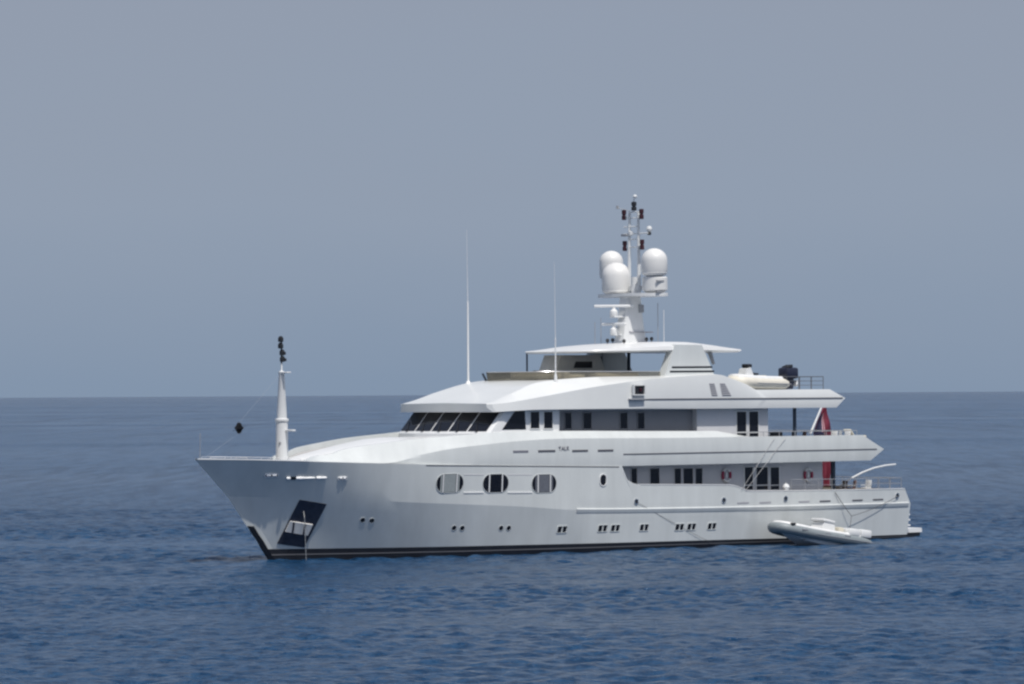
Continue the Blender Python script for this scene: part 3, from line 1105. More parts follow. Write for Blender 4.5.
sweep("deck_seam", xs, lambda x: Ybm(x), lambda x: zbch(x) + .005, [(-.02, -.035), (.022, -.035), (.022, .035), (-.02, .035)], GROOVE)
# lamp box on the side with its drip ledge
Ybs = lambda x: Yb(x) - .06
q = PC(637.5, 389.5, Ybs)
mb = MB()
mb.ring([q + Vector((u, .0, v)) for u, v in ((-.50, -.36), (.46, -.36), (.46, .30), (-.50, .30))], [q + Vector((u, .0, v)) for u, v in ((-.44, -.30), (.40, -.30), (.40, .24), (-.44, .24))], (0, .20, 0))
o = mb.build("side_light_box", WHITE2, yacht)
mb = MB(); mb.prism([q + Vector((u, -.02, v)) for u, v in ((-.42, -.29), (.38, -.29), (.38, .23), (-.42, .23))], (0, .14, 0)); mb.build("lamp_recess", DARK, o)
mb = MB(); mb.lathe([(.02, -.12), (.10, -.1), (.11, .08), (.03, .12)], q + Vector((-.12, .14, -.03)), 10); mb.build("lamp", REDLAMP, o)
mb = MB(); mb.rbox(q + Vector((.12, .06, -.60)), (1.25, .3, .09), .02); mb.build("drip_ledge", GREY, o)
# louvred vents
for quad in (((709, 383.2), (714.2, 383.2), (717.6, 396.0), (711.6, 396.0)), ((719.6, 383.2), (724.6, 383.2), (731.4, 396.0), (722, 396.0))):
    o = patch(quad, .004, .014, 3, 4, BVB).build("louvre", LOUVRE, yacht, weld=True)
    mb = MB()
    for k in range(6):
        u = (k + .5) / 6
        e0 = [quad[0][i] + (quad[3][i] - quad[0][i]) * u for i in (0, 1)]
        e1 = [quad[1][i] + (quad[2][i] - quad[1][i]) * u for i in (0, 1)]
        a_, na = hullpt(e0[0] + .5, e0[1], BVB)
        b2, nb = hullpt(e1[0] - .5, e1[1], BVB)
        mb.tube([a_ + na * .03, b2 + nb * .03], .025, 5)
    mb.build("slat", GREY, o)

# ---- sun deck
# smoked wind screen round the front
front = [Vector((-4.8, 3.72, 0)), Vector((2.0, 3.32, 0)), Vector((3.4, 3.05, 0)), Vector((4.1, 2.4, 0)), Vector((4.4, 0, 0)), Vector((4.1, -2.4, 0)), Vector((3.4, -3.05, 0)), Vector((2.0, -3.32, 0)), Vector((-4.8, -3.72, 0))]
mb = MB()
lo = [p + Vector((0, 0, zbt(p.x) - .05)) for p in front]
hi = [p + Vector((.12 if p.x > 0 else 0, 0, 11.02)) for p in front]
hi2 = [p + Vector((-.025, -.025 * (1 if p.y > 0 else -1), 0)) for p in hi]
mb.grid([lo, hi, hi2, [p + Vector((-.025, -.025 * (1 if p.y > 0 else -1), 0)) for p in lo]])
mb.build("wind_screen", TINT, yacht)
mb = MB()
mb.tube([P(487, 382.5, -3.0), P(482.6, 373.6, -3.0)], .07)
mb.build("screen_post", POST, yacht)
mb = MB(); mb.tube(hi, .022, 6); mb.build("screen_rail", STEEL, yacht)
# lounge cushions and canvas-covered furniture behind the screen
mb = MB()
mb.rbox((1.2, 0, 10.72), (2.2, 4.6, .28), .1); mb.rbox((-1.9, 2.6, 10.78), (3.4, 1.0, .30), .1); mb.rbox((-1.9, -2.6, 10.78), (3.4, 1.0, .30), .1)
mb.build("lounge_cushion", CREAM, yacht)
mb = MB()
mb.rbox((1.9, 0, 10.80), (.5, 5.2, .46), .1); mb.rbox((-1.9, -3.1, 10.95), (3.4, .3, .36), .1)
mb.build("lounge_backrest", BEIGE, yacht)
pts = [P(a, b_, -1.0) for a, b_ in ((561, 355), (600, 355), (607.5, 378), (553, 378))]
mb = MB(); mb.prism(pts, (0, -1.6, 0)); dh = mb.build("deck_locker_house", LOCKER, yacht)
pts = [P(a, b_, -.995) for a, b_ in ((575.5, 361.5), (592, 361.5), (592, 368), (573.5, 368))]
mb = MB(); mb.prism(pts, (0, .03, 0)); mb.build("opening", DARK, dh)
mb = MB(); mb.rbox(P(588, 374, .2), (2.6, .5, .5), .08); mb.build("lounge_backrest", BEIGE, yacht)
mb = MB(); mb.rbox((-5.2, 1.0, 11.0), (1.0, 1.6, .08), .03); mb.tube([(-5.2, 1.0, 10.6), (-5.2, 1.0, 11.0)], .08); mb.build("sun_deck_table", DARK, yacht)

# arch wings and hardtop
def wing(sg):
    pts = [P(a, b_, 4.05) for a, b_ in ((663.5, 376.5), (675, 344.5), (702, 345), (715.5, 374))]
    mb = MB()
    pts = [Vector((p.x, sg * 4.05, p.z)) for p in pts]
    pts[0].z -= .2; pts[3].z -= .25
    inn = [Vector((p.x, sg * 3.45, p.z)) for p in pts]
    mb.grid([pts, [q + Vector((0, sg * .0, 0)) for q in inn]], closed=True)
    mb.add(pts, [(0, 1, 2, 3)]); mb.add(inn, [(0, 1, 2, 3)])
    o = mb.build("arch_wing", WHITE, yacht)
    if sg > 0:
        for y in (367.3, 371.6):
            e0 = 671.8 - (y - 367.3) * .45
            e1 = 712.2 + (y - 367.3) * .45
            a, b_ = P(e0, y, 4.05), P(e1, y - .3, 4.05)
            mb = MB(); mb.prism([a + Vector((0, .002, -.055)), b_ + Vector((0, .002, -.055)), b_ + Vector((0, .002, .055)), a + Vector((0, .002, .055))], (0, .012, 0))
            mb.build("stripe", BLACK, o)
    return o
wing(1)
sw = wing(-1)
mb = MB()
mb.box((-5.7, -3.44, 11.75), (1.2, .02, .55))
mb.build("wing_window", GLASS, sw)
htY = pchip([(1.4, .8), (1.25, 1.7), (.8, 2.7), (0, 3.4), (-1.5, 3.85), (-5, 4.02), (-9, 3.98), (-11, 3.8), (-12.1, 3.4)])
htT = pchip([(1.4, 12.24), (0, 12.42), (-3, 12.72), (-7, 12.92), (-10, 12.72), (-12.1, 12.50)])
htB = pchip([(1.4, 12.16), (-3, 12.2), (-7, 12.25), (-12.1, 12.22)])
sH = np.concatenate([np.linspace(0, .15, 16)[:-1], np.linspace(.15, 1, 40)])
mb = loft([(1.3, -12.0, zero, htB), (1.3, -12.0, lambda x: htY(x) - .22, htB), (1.4, -12.1, htY, lambda x: htB(x) + .10),
           (1.38, -12.08, lambda x: htY(x) - .05, lambda x: htB(x) + .06 + .45 * (htT(x) - htB(x))), (1.3, -12.0, lambda x: max(htY(x) - 1.0, .3), lambda x: htT(x) - .05), (1.3, -12.0, zero, htT)], sH)
mb.build("hardtop", WHITE2, yacht, smooth=40)
for x, y in ((0.2, -3.2), (-7.5, -2.2)):
    mb = MB(); mb.tube([(x, y, 10.5), (x, y, 12.25)], .055 if x > 0 else .11); mb.build("hardtop_post", POST, yacht)
mb = MB(); mb.tube([(-5.6, -2.6, 10.5), (-5.6, -2.6, 12.25)], .04); mb.build("hardtop_post", GREY, yacht)
mb = MB()
mb.tube([P(706, 348, 3.4), P(710, 353, 3.4), P(713.5, 364, 3.4)], [.22, .14, .10], 10)
mb.build("hardtop_brace", GREY, yacht)


# ---- rails
def rail(name, pts, h, n=1, m_=STEEL, r=.025, step=1.2):
    mb = MB()
    pts = [Vector(p) for p in pts]
    for k in range(n + 1):
        zz = h * (1 - k / (n + 1))
        mb.tube([p + Vector((0, 0, zz)) for p in pts], r if k == 0 else r * .6, 6)
    for a, b_ in zip(pts, pts[1:]):
        m_n = max(1, int((b_ - a).length / step))
        for i in range(m_n):
            p = a.lerp(b_, i / m_n)
            mb.tube([p, p + Vector((0, 0, h))], r * .9, 6)
    mb.tube([pts[-1], pts[-1] + Vector((0, 0, h))], r * .9, 6)
    return mb.build(name, m_, yacht)


rail("boat_deck_rail", [(-14.0, 4.4, 9.84), (-18.4, 4.4, 9.84), (-18.5, 0, 9.84), (-18.4, -4.4, 9.84), (-12.5, -4.4, 9.84)], .82, 2, RAILD, .03, 1.0)
rail("upper_deck_rail", [(-11.4, 4.62, 6.88), (-21.3, 4.55, 6.87), (-21.4, 0, 6.87), (-21.3, -4.55, 6.87)], .28, 0, GREY, .025, 1.3)
rail("main_deck_rail", [(-15.0, 4.85, 3.37), (-20, 4.75, 3.32), (-25.5, 4.45, 3.28), (-25.7, 0, 3.28), (-25.5, -4.45, 3.28)], .72, 1, GREY, .022, 1.1)
rail("sun_deck_rail", [(-4.9, -3.75, 10.65), (-8.8, -4.0, 10.7)], .55, 2, RAILD, .03, .9)
rail("bow_rail", [(27.2, .45, 6.02), (26.2, 1.02, 6.01), (24.6, 1.78, 5.97), (22.4, 2.6, 5.88)], .13, 0, WALL, .014, .9)
rail("bow_rail", [(27.2, -.45, 6.02), (26.2, -1.02, 6.01), (24.6, -1.78, 5.97), (22.4, -2.6, 5.88)], .13, 0, WALL, .014, .9)
mb = MB(); mb.tube([(27.65, 0, 6.0), (27.62, 0, 7.45)], .022, 6); mb.lathe([(.01, 0), (.04, .03), (.01, .06)], (27.62, 0, 7.45), 8); mb.build("jackstaff", GREY, yacht)
# posts under the overhangs
p = P(794.6, 420, 4.1)
for sg in (1, -1):
    mb = MB(); mb.tube([(p.x, sg * 4.1, 6.2), (p.x, sg * 4.1, 8.70)], .12, 12); mb.build("deck_post", POST, yacht)
p = P(833, 476, 3.6)
for sg in (1, -1):
    mb = MB(); mb.tube([(p.x, sg * 3.6, 2.4), (p.x, sg * 3.6, 5.22)], .16, 12); mb.build("deck_post", POST, yacht)

# ---- radar mast on the hardtop
mast_x = -6.0
mb = MB()
lv = [(12.75, 1.05, .72), (13.6, .85, .62), (14.6, .72, .55), (15.6, .62, .5), (15.75, .62, .5)]
sec = lambda z, a, b_: [Vector((mast_x + .32 + a * u, b_ * v, z)) for u, v in ((1, .6), (.7, 1), (-.7, 1), (-1, .6), (-1, -.6), (-.7, -1), (.7, -1), (1, -.6))]
mb.grid([sec(*l) for l in lv], closed=True)
mb.add(sec(*lv[-1]), [tuple(range(8))])
mast = mb.build("radar_mast", WHITE3, yacht, smooth=20)
mb = MB(); mb.box((mast_x - .1, .56, 15.0), (.42, .05, .5)); mb.build("mast_lamp", GREY, mast)
mb = MB(); mb.box((mast_x, 0, 13.52), (1.95, 1.42, .07)); mb.build("mast_band", LOUVRE, mast)
# wing-shaped dome platform across the mast
mb = MB()
pl = []
for k in range(28):
    a = 2 * pi * k / 28
    pl.append(Vector((mast_x - .1 + 1.25 * cos(a), -.22 + 2.9 * (abs(sin(a)) ** .7) * (1 if sin(a) >= 0 else -1), 15.76)))
mb.prism([p * 1 for p in pl], (0, 0, .20))
o = mb.build("dome_platform", WHITE3, mast)


def dome(name, c, r, h, ped=0.0):
    mb = MB()
    prof = [(r * .55, -ped), (r * .6, -.02), (r * .78, 0.0), (r * .93, .10), (r * .97, .16), (r * .955, .19), (r, .30), (r, h - r * .95)]
    for k in range(1, 9):
        a = radians(90 * k / 8)
        prof.append((r * cos(a), h - r * .95 + r * .95 * sin(a)))
    mb.lathe(prof, c, 32)
    return mb.build(name, DOME, yacht, smooth=30)
dome("satellite_dome", (mast_x + .40, -1.2, 15.98), .93, 1.98, .08)
dome("satellite_dome", (mast_x - .95, -3.2, 16.95), .76, 1.85, 1.1)
dome("satellite_dome", (mast_x + .0, 1.92, 17.05), .83, 1.72, .1)
mb = MB()
mb.lathe([(.55, 0), (.70, .08), (.74, .16), (.80, .16), (.80, .92), (.72, 1.0), (.4, 1.02), (.4, 1.1)], (mast_x - .1, 1.85, 15.98), 28)
mb.build("dome_pedestal", DOME, yacht)
for z in (16.70, 16.02):
    mb = MB(); mb.box((mast_x + .15, 2.62, z), (.6, .12, .09)); mb.build("dome_fitting", GREY, yacht)
mb = MB(); mb.tube([(mast_x + .1, .2, 15.9), (mast_x + .1, .2, 17.0)], .22, 12); mb.build("mast_core", WHITE3, mast)
# upper H-frame mast
mb = MB()
for y in (-.42, .48):
    mb.tube([(mast_x, y, 15.9), (mast_x, y, 18.4), (mast_x - .02, y * .9, 21.15)], [.13, .10, .085], 10)
for z, a, b_ in ((16.45, -.42, .48), (18.9, -.42, 1.0), (19.4, -.42, .48), (19.75, -.9, 1.35), (20.2, -.9, .48), (21.12, -.4, .45), (20.75, -.7, .8)):
    mb.tube([(mast_x, a, z), (mast_x, b_, z)], .045, 6)
mb.box((mast_x, .1, 16.3), (.3, 1.0, .3))
mb.build("mast_frame", WHITE3, mast)
for px, py in ((624, 215), (641.4, 214), (624.8, 246), (642, 244.6)):
    q = P(px, py, -.85 if px < 632 else .9)
    mb = MB()
    mb.lathe([(.10, -.32), (.15, -.30), (.15, -.06), (.11, -.03), (.11, .03), (.15, .06), (.15, .30), (.10, .32)], q, 12)
    o = mb.build("mast_light", REDLAMP, mast)
    mb = MB(); mb.box((q.x, q.y * .82, q.z - .1), (.06, .4, .05)); mb.build("light_bracket", WHITE3, o)
mb = MB(); mb.lathe([(.08, 0), (.17, .03), (.17, .24), (.1, .27), (.1, .3), (.17, .33), (.17, .54), (.08, .58)], (mast_x, .05, 21.2), 12); mb.build("mast_light", DARK, mast)
mb = MB(); mb.tube([(mast_x, .05, 21.75), (mast_x, .05, 21.95)], .04); mb.lathe([(.02, -.13), (.1, -.1), (.14, 0), (.1, .1), (.02, .13)], (mast_x, .15, 22.1), 12); mb.build("top_ball", WHITE3, mast)
mb = MB(); mb.tube([(mast_x, -.3, 21.2), (mast_x + .5, -.9, 21.4)], .02, 6); mb.box((mast_x + .5, -.95, 21.45), (.18, .05, .2)); mb.build("wind_vane", GREY, mast)
q = P(649.2, 229, 1.3)
mb = MB(); mb.lathe([(.02, -.2), (.15, -.14), (.19, 0), (.14, .16), (.03, .2)], q, 14); mb.build("camera_ball", WHITE3, mast)
mb = MB(); mb.lathe([(.1, -.1), (.14, 0), (.1, .1)], q - Vector((0, 0, .28)), 12); mb.build("camera_mount", DARK, mast)
mb = MB(); mb.box((mast_x, -.75, 19.68), (.35, .5, .14)); mb.build("horn", GREY, mast)
mb = MB(); mb.lathe([(.05, -.14), (.14, -.1), (.14, .1), (.05, .14)], (mast_x, -.25, 19.78), 10); mb.build("horn", WHITE3, mast)
# radars on brackets ahead of the mast
def radar(z, xo, yo, ang, ln):
    mb = MB()
    mb.rbox((mast_x + xo * .5, yo * .5, z - .62), (xo + .3, .5, .10), .03)
    o = mb.build("radar_bracket", WHITE3, mast)
    c = Vector((mast_x + xo, yo, z))
    mb = MB(); mb.lathe([(.22, -.58), (.26, -.5), (.24, -.25), (.12, -.14), (.1, 0)], c, 16); mb.build("radar_pedestal", WHITE2, o)
    rt = Matrix.Rotation(ang, 3, 'Z')
    mb = MB(); mb.rbox(c + Vector((0, 0, .06)), (ln, .22, .17), .06, rt); mb.build("radar_scanner", WHITE2, o)
radar(P(611, 307, 0).z, 1.72, 0, radians(-41), 2.5)
radar(P(611, 325, 0).z, 1.62, -.1, radians(-85), 2.0)
for px, py in ((607.5, 340.5), (612.6, 340), (624, 341), (646.5, 339.2), (651.6, 338.8)):
    q = P(px, py, -.6 if px < 620 else 1.1)
    mb = MB(); mb.tube([q - Vector((0, 0, .4)), q], .03, 6); mb.lathe([(.03, -.12), (.10, -.08), (.12, 0), (.08, .10), (.03, .12)], q, 12); mb.build("floodlight", DARK, yacht)


def whip(px, py0, py1, py2, y, r0=.06):
    a, b_, c = P(px, py0, y), P(px - (1.2 if py2 < py1 else 0), py1, y), P(px - 2.4, py2, y)
    c.x, b_.x = a.x + .05, a.x
    mb = MB()
    mb.tube([a, a + Vector((0, 0, .3)), b_], [r0, r0 * .8, r0 * .62], 8)
    mb.lathe([(.3 if r0 > .07 else .12, -.35), (.12 if r0 > .07 else .08, .12), (.05, .2)], a, 10)
    if py2 < py1:
        mb.lathe([(.03, -.12), (.05, -.06), (.05, .08), (.02, .1)], b_, 8)
        mb.tube([b_, b_.lerp(c, .5), c], [.024, .014, .008], 6)
    return mb.build("whip_antenna", WHITE2, yacht)
whip(468.2, 383.5, 303, 230, -3.3, .085)
whip(555.6, 377, 340, 262, 3.6, .06)
for px, py0, py1, y in ((595, 342, 322, -2.2), (658, 340, 303, 1.6), (664, 341, 310, 2.6), (601, 341, 318, -1.5)):
    a, b_ = P(px, py0 + 2, y), P(px, py1, y)
    mb = MB(); mb.tube([a, Vector((a.x, y, b_.z))], .022, 6); mb.build("whip_antenna", GREY if px != 664 else WHITE3, yacht)

# ---- foremast with its lights
fx = 21.78
mb = MB()
mb.lathe([(.42, 5.0), (.36, 5.9), (.34, 8.15), (.40, 8.17), (.40, 8.28), (.30, 8.32), (.17, 10.9), (.19, 10.95), (.19, 11.05), (.06, 11.1), (.045, 11.55)], (fx, 0, 0), 20)
fm = mb.build("foremast", WHITE3, yacht)
mb = MB(); mb.rbox((fx - .1, .55, 7.62), (.25, 1.0, .10), .03); mb.rbox((fx, .35, 11.0), (.3, .75, .08), .03); mb.build("spreader", WHITE2, fm)
mb = MB(); mb.lathe([(.02, -.09), (.07, -.05), (.07, .05), (.02, .09)], (fx + .3, .2, 6.9), 8); mb.build("deck_light", GREY, fm)
mb = MB(); mb.tube([(fx, 0, 11.4), (fx, 0, 13.1)], .05, 6); mb.build("light_pole", DARK, fm)
for z, dx in ((11.62, -.07), (12.0, -.05), (12.40, .06), (12.78, .05)):
    mb = MB()
    mb.lathe([(.09, 0), (.16, .03), (.16, .24), (.12, .27), (.12, .31), (.05, .35)], (fx + dx, 0, z), 12)
    mb.box((fx + dx * 2.2, .12, z + .12), (.14, .14, .16))
    mb.build("signal_light", DARK, fm)
# dark seats and boom at the stern
bp_ = [P(a, b_, 1.8) for a, b_ in ((835, 490), (842, 484), (851, 478.4), (862, 472.6), (874, 468), (885, 465.6), (895.5, 464.4))]
mb = MB(); mb.tube(bp_, .06, 8); mb.build("awning_boom", WHITE3, yacht)

# ------------------------------------------------------------------ loose things aboard and alongside
# lifebuoys on the house side
def lifebuoy(px, py, label):
    q = P(px, py, MY + .09)
    o = empty("lifebuoy", (q.x, MY + .09, q.z))
    R_, r_ = .36, .085
    def seg(a0, a1, rr, n=10):
        mb = MB()
        mb.tube([Vector((R_ * cos(radians(a0 + (a1 - a0) * k / n)) * .92, 0, R_ * 1.08 * sin(radians(a0 + (a1 - a0) * k / n)))) for k in range(n + 1)], rr, 10)
        return mb
    for a0 in (-35, 145):
        seg(a0, a0 + 70, r_).build("red_segment", BUOYRED, o)
    for a0 in (35, 215):
        seg(a0, a0 + 110, r_ * .99, 14).build("white_segment", WHITE3, o)
    mb = MB(); mb.lathe([(.02, -.02), (.10, -.02), (.10, .02), (.02, .02)], (0, -.03, -.05), 10, Matrix.Rotation(radians(90), 3, 'X')); mb.box((0, -.02, .02), (.13, .07, .34)); mb.build("rescue_light", WHITE3, o)
    return tag(o, label, "lifebuoy", "lifebuoys hung on the main deck house side")
lifebuoy(726.6, 475.2, "red and white lifebuoy hung between the two groups of main deck windows")
lifebuoy(808.4, 475.0, "red and white lifebuoy hung near the stern, aft of the large main deck windows")

# ensign on its staff at the stern
ys = -1.4
base, top = P(810.5, 433.5, ys), P(822.8, 404, ys)
mb = MB(); mb.tube([base, top], [.075, .06], 8); mb.lathe([(.02, -.06), (.09, 0), (.02, .08)], top, 8); mb.build("ensign_staff", WHITE2, yacht)
flag = empty("ensign", (base.x - .6, ys, base.z))
def cloth(m_, pf, u0, u1, v0, v1, nu=8, nv=24, off=0.0, name="fly"):
    rows = []
    for j in range(nv + 1):
        rows.append([pf(u0 + (u1 - u0) * i / nu, v0 + (v1 - v0) * j / nv) + Vector((0, off, 0)) for i in range(nu + 1)])
    rows = [[p - flag.location for p in r] for r in rows]
    mb = MB(); mb.grid(rows)
    mb.grid([[p + Vector((0, -.012, 0)) for p in r] for r in rows])
    return mb.build(name, m_, flag, smooth=60)
zt_, zlo = top.z - .15, 3.35
xlow = P(822.5, 475, ys).x
def drape(u, v):
    z = zt_ + (zlo - zt_) * v
    # leading edge follows the staff, then hangs free over the stern edge
    k = min(1, max(0, (zt_ - z) / (zt_ - base.z)))
    xlead = top.x + (base.x - .10 - top.x) * k if z > base.z else (base.x - .10) + (xlow - base.x + .10) * min(1, (base.z - z) / 1.6)
    wdt = (.30 + 1.75 * k) if z > base.z - .1 else 2.05 - 1.4 * min(1, (base.z - .1 - z) / 1.4)
    x = xlead - wdt * u
    y = ys + .16 * sin(u * 9 + v * 7) * (.3 + .7 * k) + .05 * sin(v * 23 + u * 3)
    return Vector((x, y, z))
cloth(RED, drape, 0, 1, 0, 1, 14, 60)
cloth(NAVY, drape, .03, .50, .10, .36, 6, 12, .03, "canton")
cloth(PINK, drape, .44, .52, .08, .32, 3, 14, .045, "canton_cross")
cloth(RED, drape, .465, .495, .08, .32, 3, 14, .06, "canton_cross")
tag(flag, "red ensign drooping from the slanted white staff at the yacht's stern", "flag")

# black day shape hanging ahead of the foremast
q = P(239, 428, 0)
ball = empty("anchor_ball", q)
for k, aa in enumerate((20, 110)):
    rt = Matrix.Rotation(radians(aa), 3, 'Z') @ Matrix.Rotation(radians(90), 3, 'X')
    mb = MB(); mb.lathe([(.02, -.012), (.33, -.012), (.33, .012), (.02, .012)], (0, 0, 0), 4 if k else 24, rt); mb.build("disc", DARK, ball)
mb = MB(); mb.lathe([(.02, -.012), (.46, -.012), (.46, .012), (.02, .012)], (0, 0, -.04), 6, Matrix.Rotation(radians(16), 3, 'Y') @ Matrix.Rotation(radians(12), 3, 'X')); mb.build("disc", DARK, ball)
tag(ball, "black anchor ball day shape hanging ahead of the foremast above the bow", "day shape")
ql = q + Vector((0, 0, .3))
mb = MB(); mb.tube([ql, Vector((fx + .1, 0, 10.9))], .003, 5); mb.tube([ql - Vector((0, 0, .6)), Vector((27.3, 0, 6.1))], .003, 5)
tag(mb.build("halyard", ROPEL, None), "thin pale line holding the black anchor ball between foremast and bow", "rope")

# anchor chain from the pocket to the water
a, n_ = hullpt(303.4, 511)
b_ = P(304.8, 562, a.y + .75)
mb = MB()
pts = [a + n_ * .06, a + n_ * .25 + Vector((0, 0, -.25))]
end = Vector((a.x + .02, a.y + .30, -.5))
for k in range(1, 30):
    pts.append(pts[1].lerp(end, k / 29))
for i in range(len(pts) - 1):
    p0, p1 = pts[i], pts[i + 1]
    d_ = (p1 - p0)
    mb.tube([p0 - d_ * .1, p1 + d_ * .1], .028 if i % 2 else .02, 6)
tag(mb.build("anchor_chain", CHAIN, None), "grey anchor chain running straight down from the dark anchor pocket into the sea", "chain")

# ropes and lines
def line(name, pts, r, m_, label):
    mb = MB(); mb.tube(pts, r, 6)
    return tag(mb.build(name, m_, None), label, "rope")
def sag(a, b_, s, n=14):
    return [a.lerp(b_, k / n) - Vector((0, 0, s * 4 * (k / n) * (1 - k / n))) for k in range(n + 1)]
h0, h1 = hullpt(636, 501.8), hullpt(724, 541.5)
p0, p1 = h0[0] + h0[1] * .05, hullpt(718, 543)[0] + Vector((0, .05, -.2))
line("painter_rope", sag(p0, p1, .06), .009, ROPE, "long thin dark rope slanting down the hull from the midships fairlead to the water")
p0 = hullpt(897, 495.8)[0] + Vector((0, .12, 0))
knot = P(851.5, 516, 5.02)
line("stern_rope", sag(p0, knot, .12), .018, ROPE, "dark rope slanting down from the aftmost stern fairlead towards the tender")
line("tender_rope", [knot, P(849.5, 530, 5.9)], .02, ROPE, "short dark rope dropping to the stern of the tender")
line("side_rope", sag(P(835, 492, 4.95), knot, .05), .02, ROPE, "thin rope from the aft bulwark top meeting the stern rope above the tender")
for k, (a, b_, lab) in enumerate((((786, 437.5), (746, 490), "thin pale stay slanting across the large main deck windows, the steeper one"), ((775, 437.5), (741.5, 490), "thin pale stay slanting past the forward edge of the large main deck windows"))):
    pa, pb = P(a[0], a[1], 5.04), P(b_[0], b_[1], 5.06)
    line("stay", [pa, pb], .014, ROPEL, lab)
# white round float at the rail
q = P(786, 487, 4.7)
mb = MB(); mb.lathe([(.03, -.22), (.16, -.17), (.24, 0), (.17, .17), (.03, .22)], (0, 0, 0), 16); mb.tube([(0, 0, .2), (0, 0, .3)], .03, 6)
o = mb.build("float_ball", WHITE2, None); o.location = q
tag(o, "white round float tied at the rail beside the large main deck windows", "float")


# ---- inflatable boats
def rib_boat(name, length, beam, tr_, sheer, m_tube, m_hull, console=True, seats=True):
    """bow +x; waterline near z = 0"""
    o = empty(name)
    hl, hb = length / 2, beam / 2 - tr_
    path = []
    n = 40
    for k in range(n + 1):
        t_ = k / n
        s = abs(2 * t_ - 1)            # 1 at the two sterns, 0 at the bow
        sgn = 1 if t_ < .5 else -1
        if s > .42:
            x = hl * .38 - (s - .42) / .58 * (hl * 1.38)
            y = hb
        else:
            a = s / .42 * pi / 2
            x = hl * .38 + (hl * .62 - tr_) * cos(a)
            y = hb * sin(a) ** .75 if s > 0 else 0
        path.append(Vector((x, sgn * y, sheer(x / hl))))
    rr = [tr_ * (.55 if k in (0, n) else .85 if k in (1, n - 1) else 1) for k in range(n + 1)]
    mb = MB(); mb.tube(path, rr, 14); mb.build("tube", m_tube, o, smooth=50)
    mb = MB()
    for sg in (1, -1):
        mb.tube([Vector((p.x, p.y + sg * (tr_ * .98) * (1 if p.x < hl * .4 else .7), p.z + .0)) for p in path if p.y * sg > .15 * hb], .025, 6)
    mb.build("rub_strip", GREY, o)
    mb = MB()
    mb.tube([Vector((p.x - (.12 if p.x > hl * .8 else 0), p.y * .93, p.z + tr_ * .62)) for p in path[2:-2]], tr_ * .70, 10)
    mb.build("deck_coaming", WHITE2, o)
    # V hull below the tubes
    rows = []
    for k in range(17):
        u = k / 16
        x = -hl * .96 + u * (hl * 1.80)
        w = hb * (1 if u < .62 else max(.02, cos((u - .62) / .38 * pi / 2)))
        zt2 = sheer(x / hl) - tr_ * .25
        zk = -.45 + max(0, u - .55) ** 2 * 4.6 * (sheer(.85) + .35) 
        zk = min(zk, zt2 - .02)
        zc_ = zk + (zt2 - zk) * .45
        rows.append([Vector((x, w, zt2)), Vector((x, w * .92, zc_)), Vector((x, 0, zk)), Vector((x, -w * .92, zc_)), Vector((x, -w, zt2))])
    mb = MB(); mb.grid(rows); mb.add(rows[0], [(0, 1, 2, 3, 4)]); mb.build("hull", m_hull, o, smooth=25)
    mb = MB()
    mb.grid([[Vector((r[0].x, r[0].y, r[0].z + .02)), Vector((r[4].x, r[4].y, r[4].z + .02))] for r in rows])
    mb.build("floor", GREYDECK, o)
    return o


tender = rib_boat("tender_boat", 7.8, 2.6, .33, lambda t_: .46 + .08 * t_ + .16 * max(0, t_) ** 2, TUBE, mat("tender_hull_grey", (0.60, 0.62, 0.64), .4, var=.08))
mb = MB()
mb.add([(0.75, .55, .45), (-.55, .55, .45), (-.55, -.55, .45), (.75, -.55, .45), (.45, .5, 1.22), (-.45, .5, 1.28), (-.45, -.5, 1.28), (.45, -.5, 1.22)], [(0, 1, 2, 3), (4, 7, 6, 5), (0, 4, 5, 1), (1, 5, 6, 2), (2, 6, 7, 3), (3, 7, 4, 0)])
cons = mb.build("console", WHITE2, tender)
cons.location = (-.62, 0, .16)
mb = MB(); mb.rbox((.08, 0, 1.30), (1.1, 1.15, .18), .06, Matrix.Rotation(radians(-4), 3, 'Y')); mb.build("console_cover", WHITE2, cons)
mb = MB(); mb.rbox((-1.55, .2, .90), (.45, 1.0, .5), .08); mb.build("helm_seat", CREAM, tender)
mb = MB(); mb.rbox((-2.35, .3, .92), (.95, 1.7, .46), .1); mb.build("seat", WHITE2, tender)
mb = MB(); mb.rbox((-3.35, .3, .92), (.95, 1.8, .5), .1); mb.build("engine_cover", WHITE2, tender)
mb = MB(); mb.rbox((-2.83, .5, .86), (.2, .8, .22), .04); mb.build("cleat", DARK, tender)
mb = MB(); mb.box((3.0, .93, .96), (.3, .2, .10)); mb.build("bow_handle", DARK, tender)
for x in (2.2, .2, -1.6):
    mb = MB(); mb.rbox((x, 1.25, .62 + .1 * max(0, x / 4)), (.5, .06, .1), .02); mb.build("grab_handle", GREY, tender)
mb = MB(); mb.tube([(1.7, .62, .05), (1.74, .74, .06)], .07, 10); mb.build("drain_fitting", GREY, tender)
tender.location = (-15.25, 6.75, .10)
tender.rotation_euler = (0, radians(-7.0), radians(0))
tag(tender, "grey and white inflatable tender with white console moored alongside the yacht's stern", "boat")

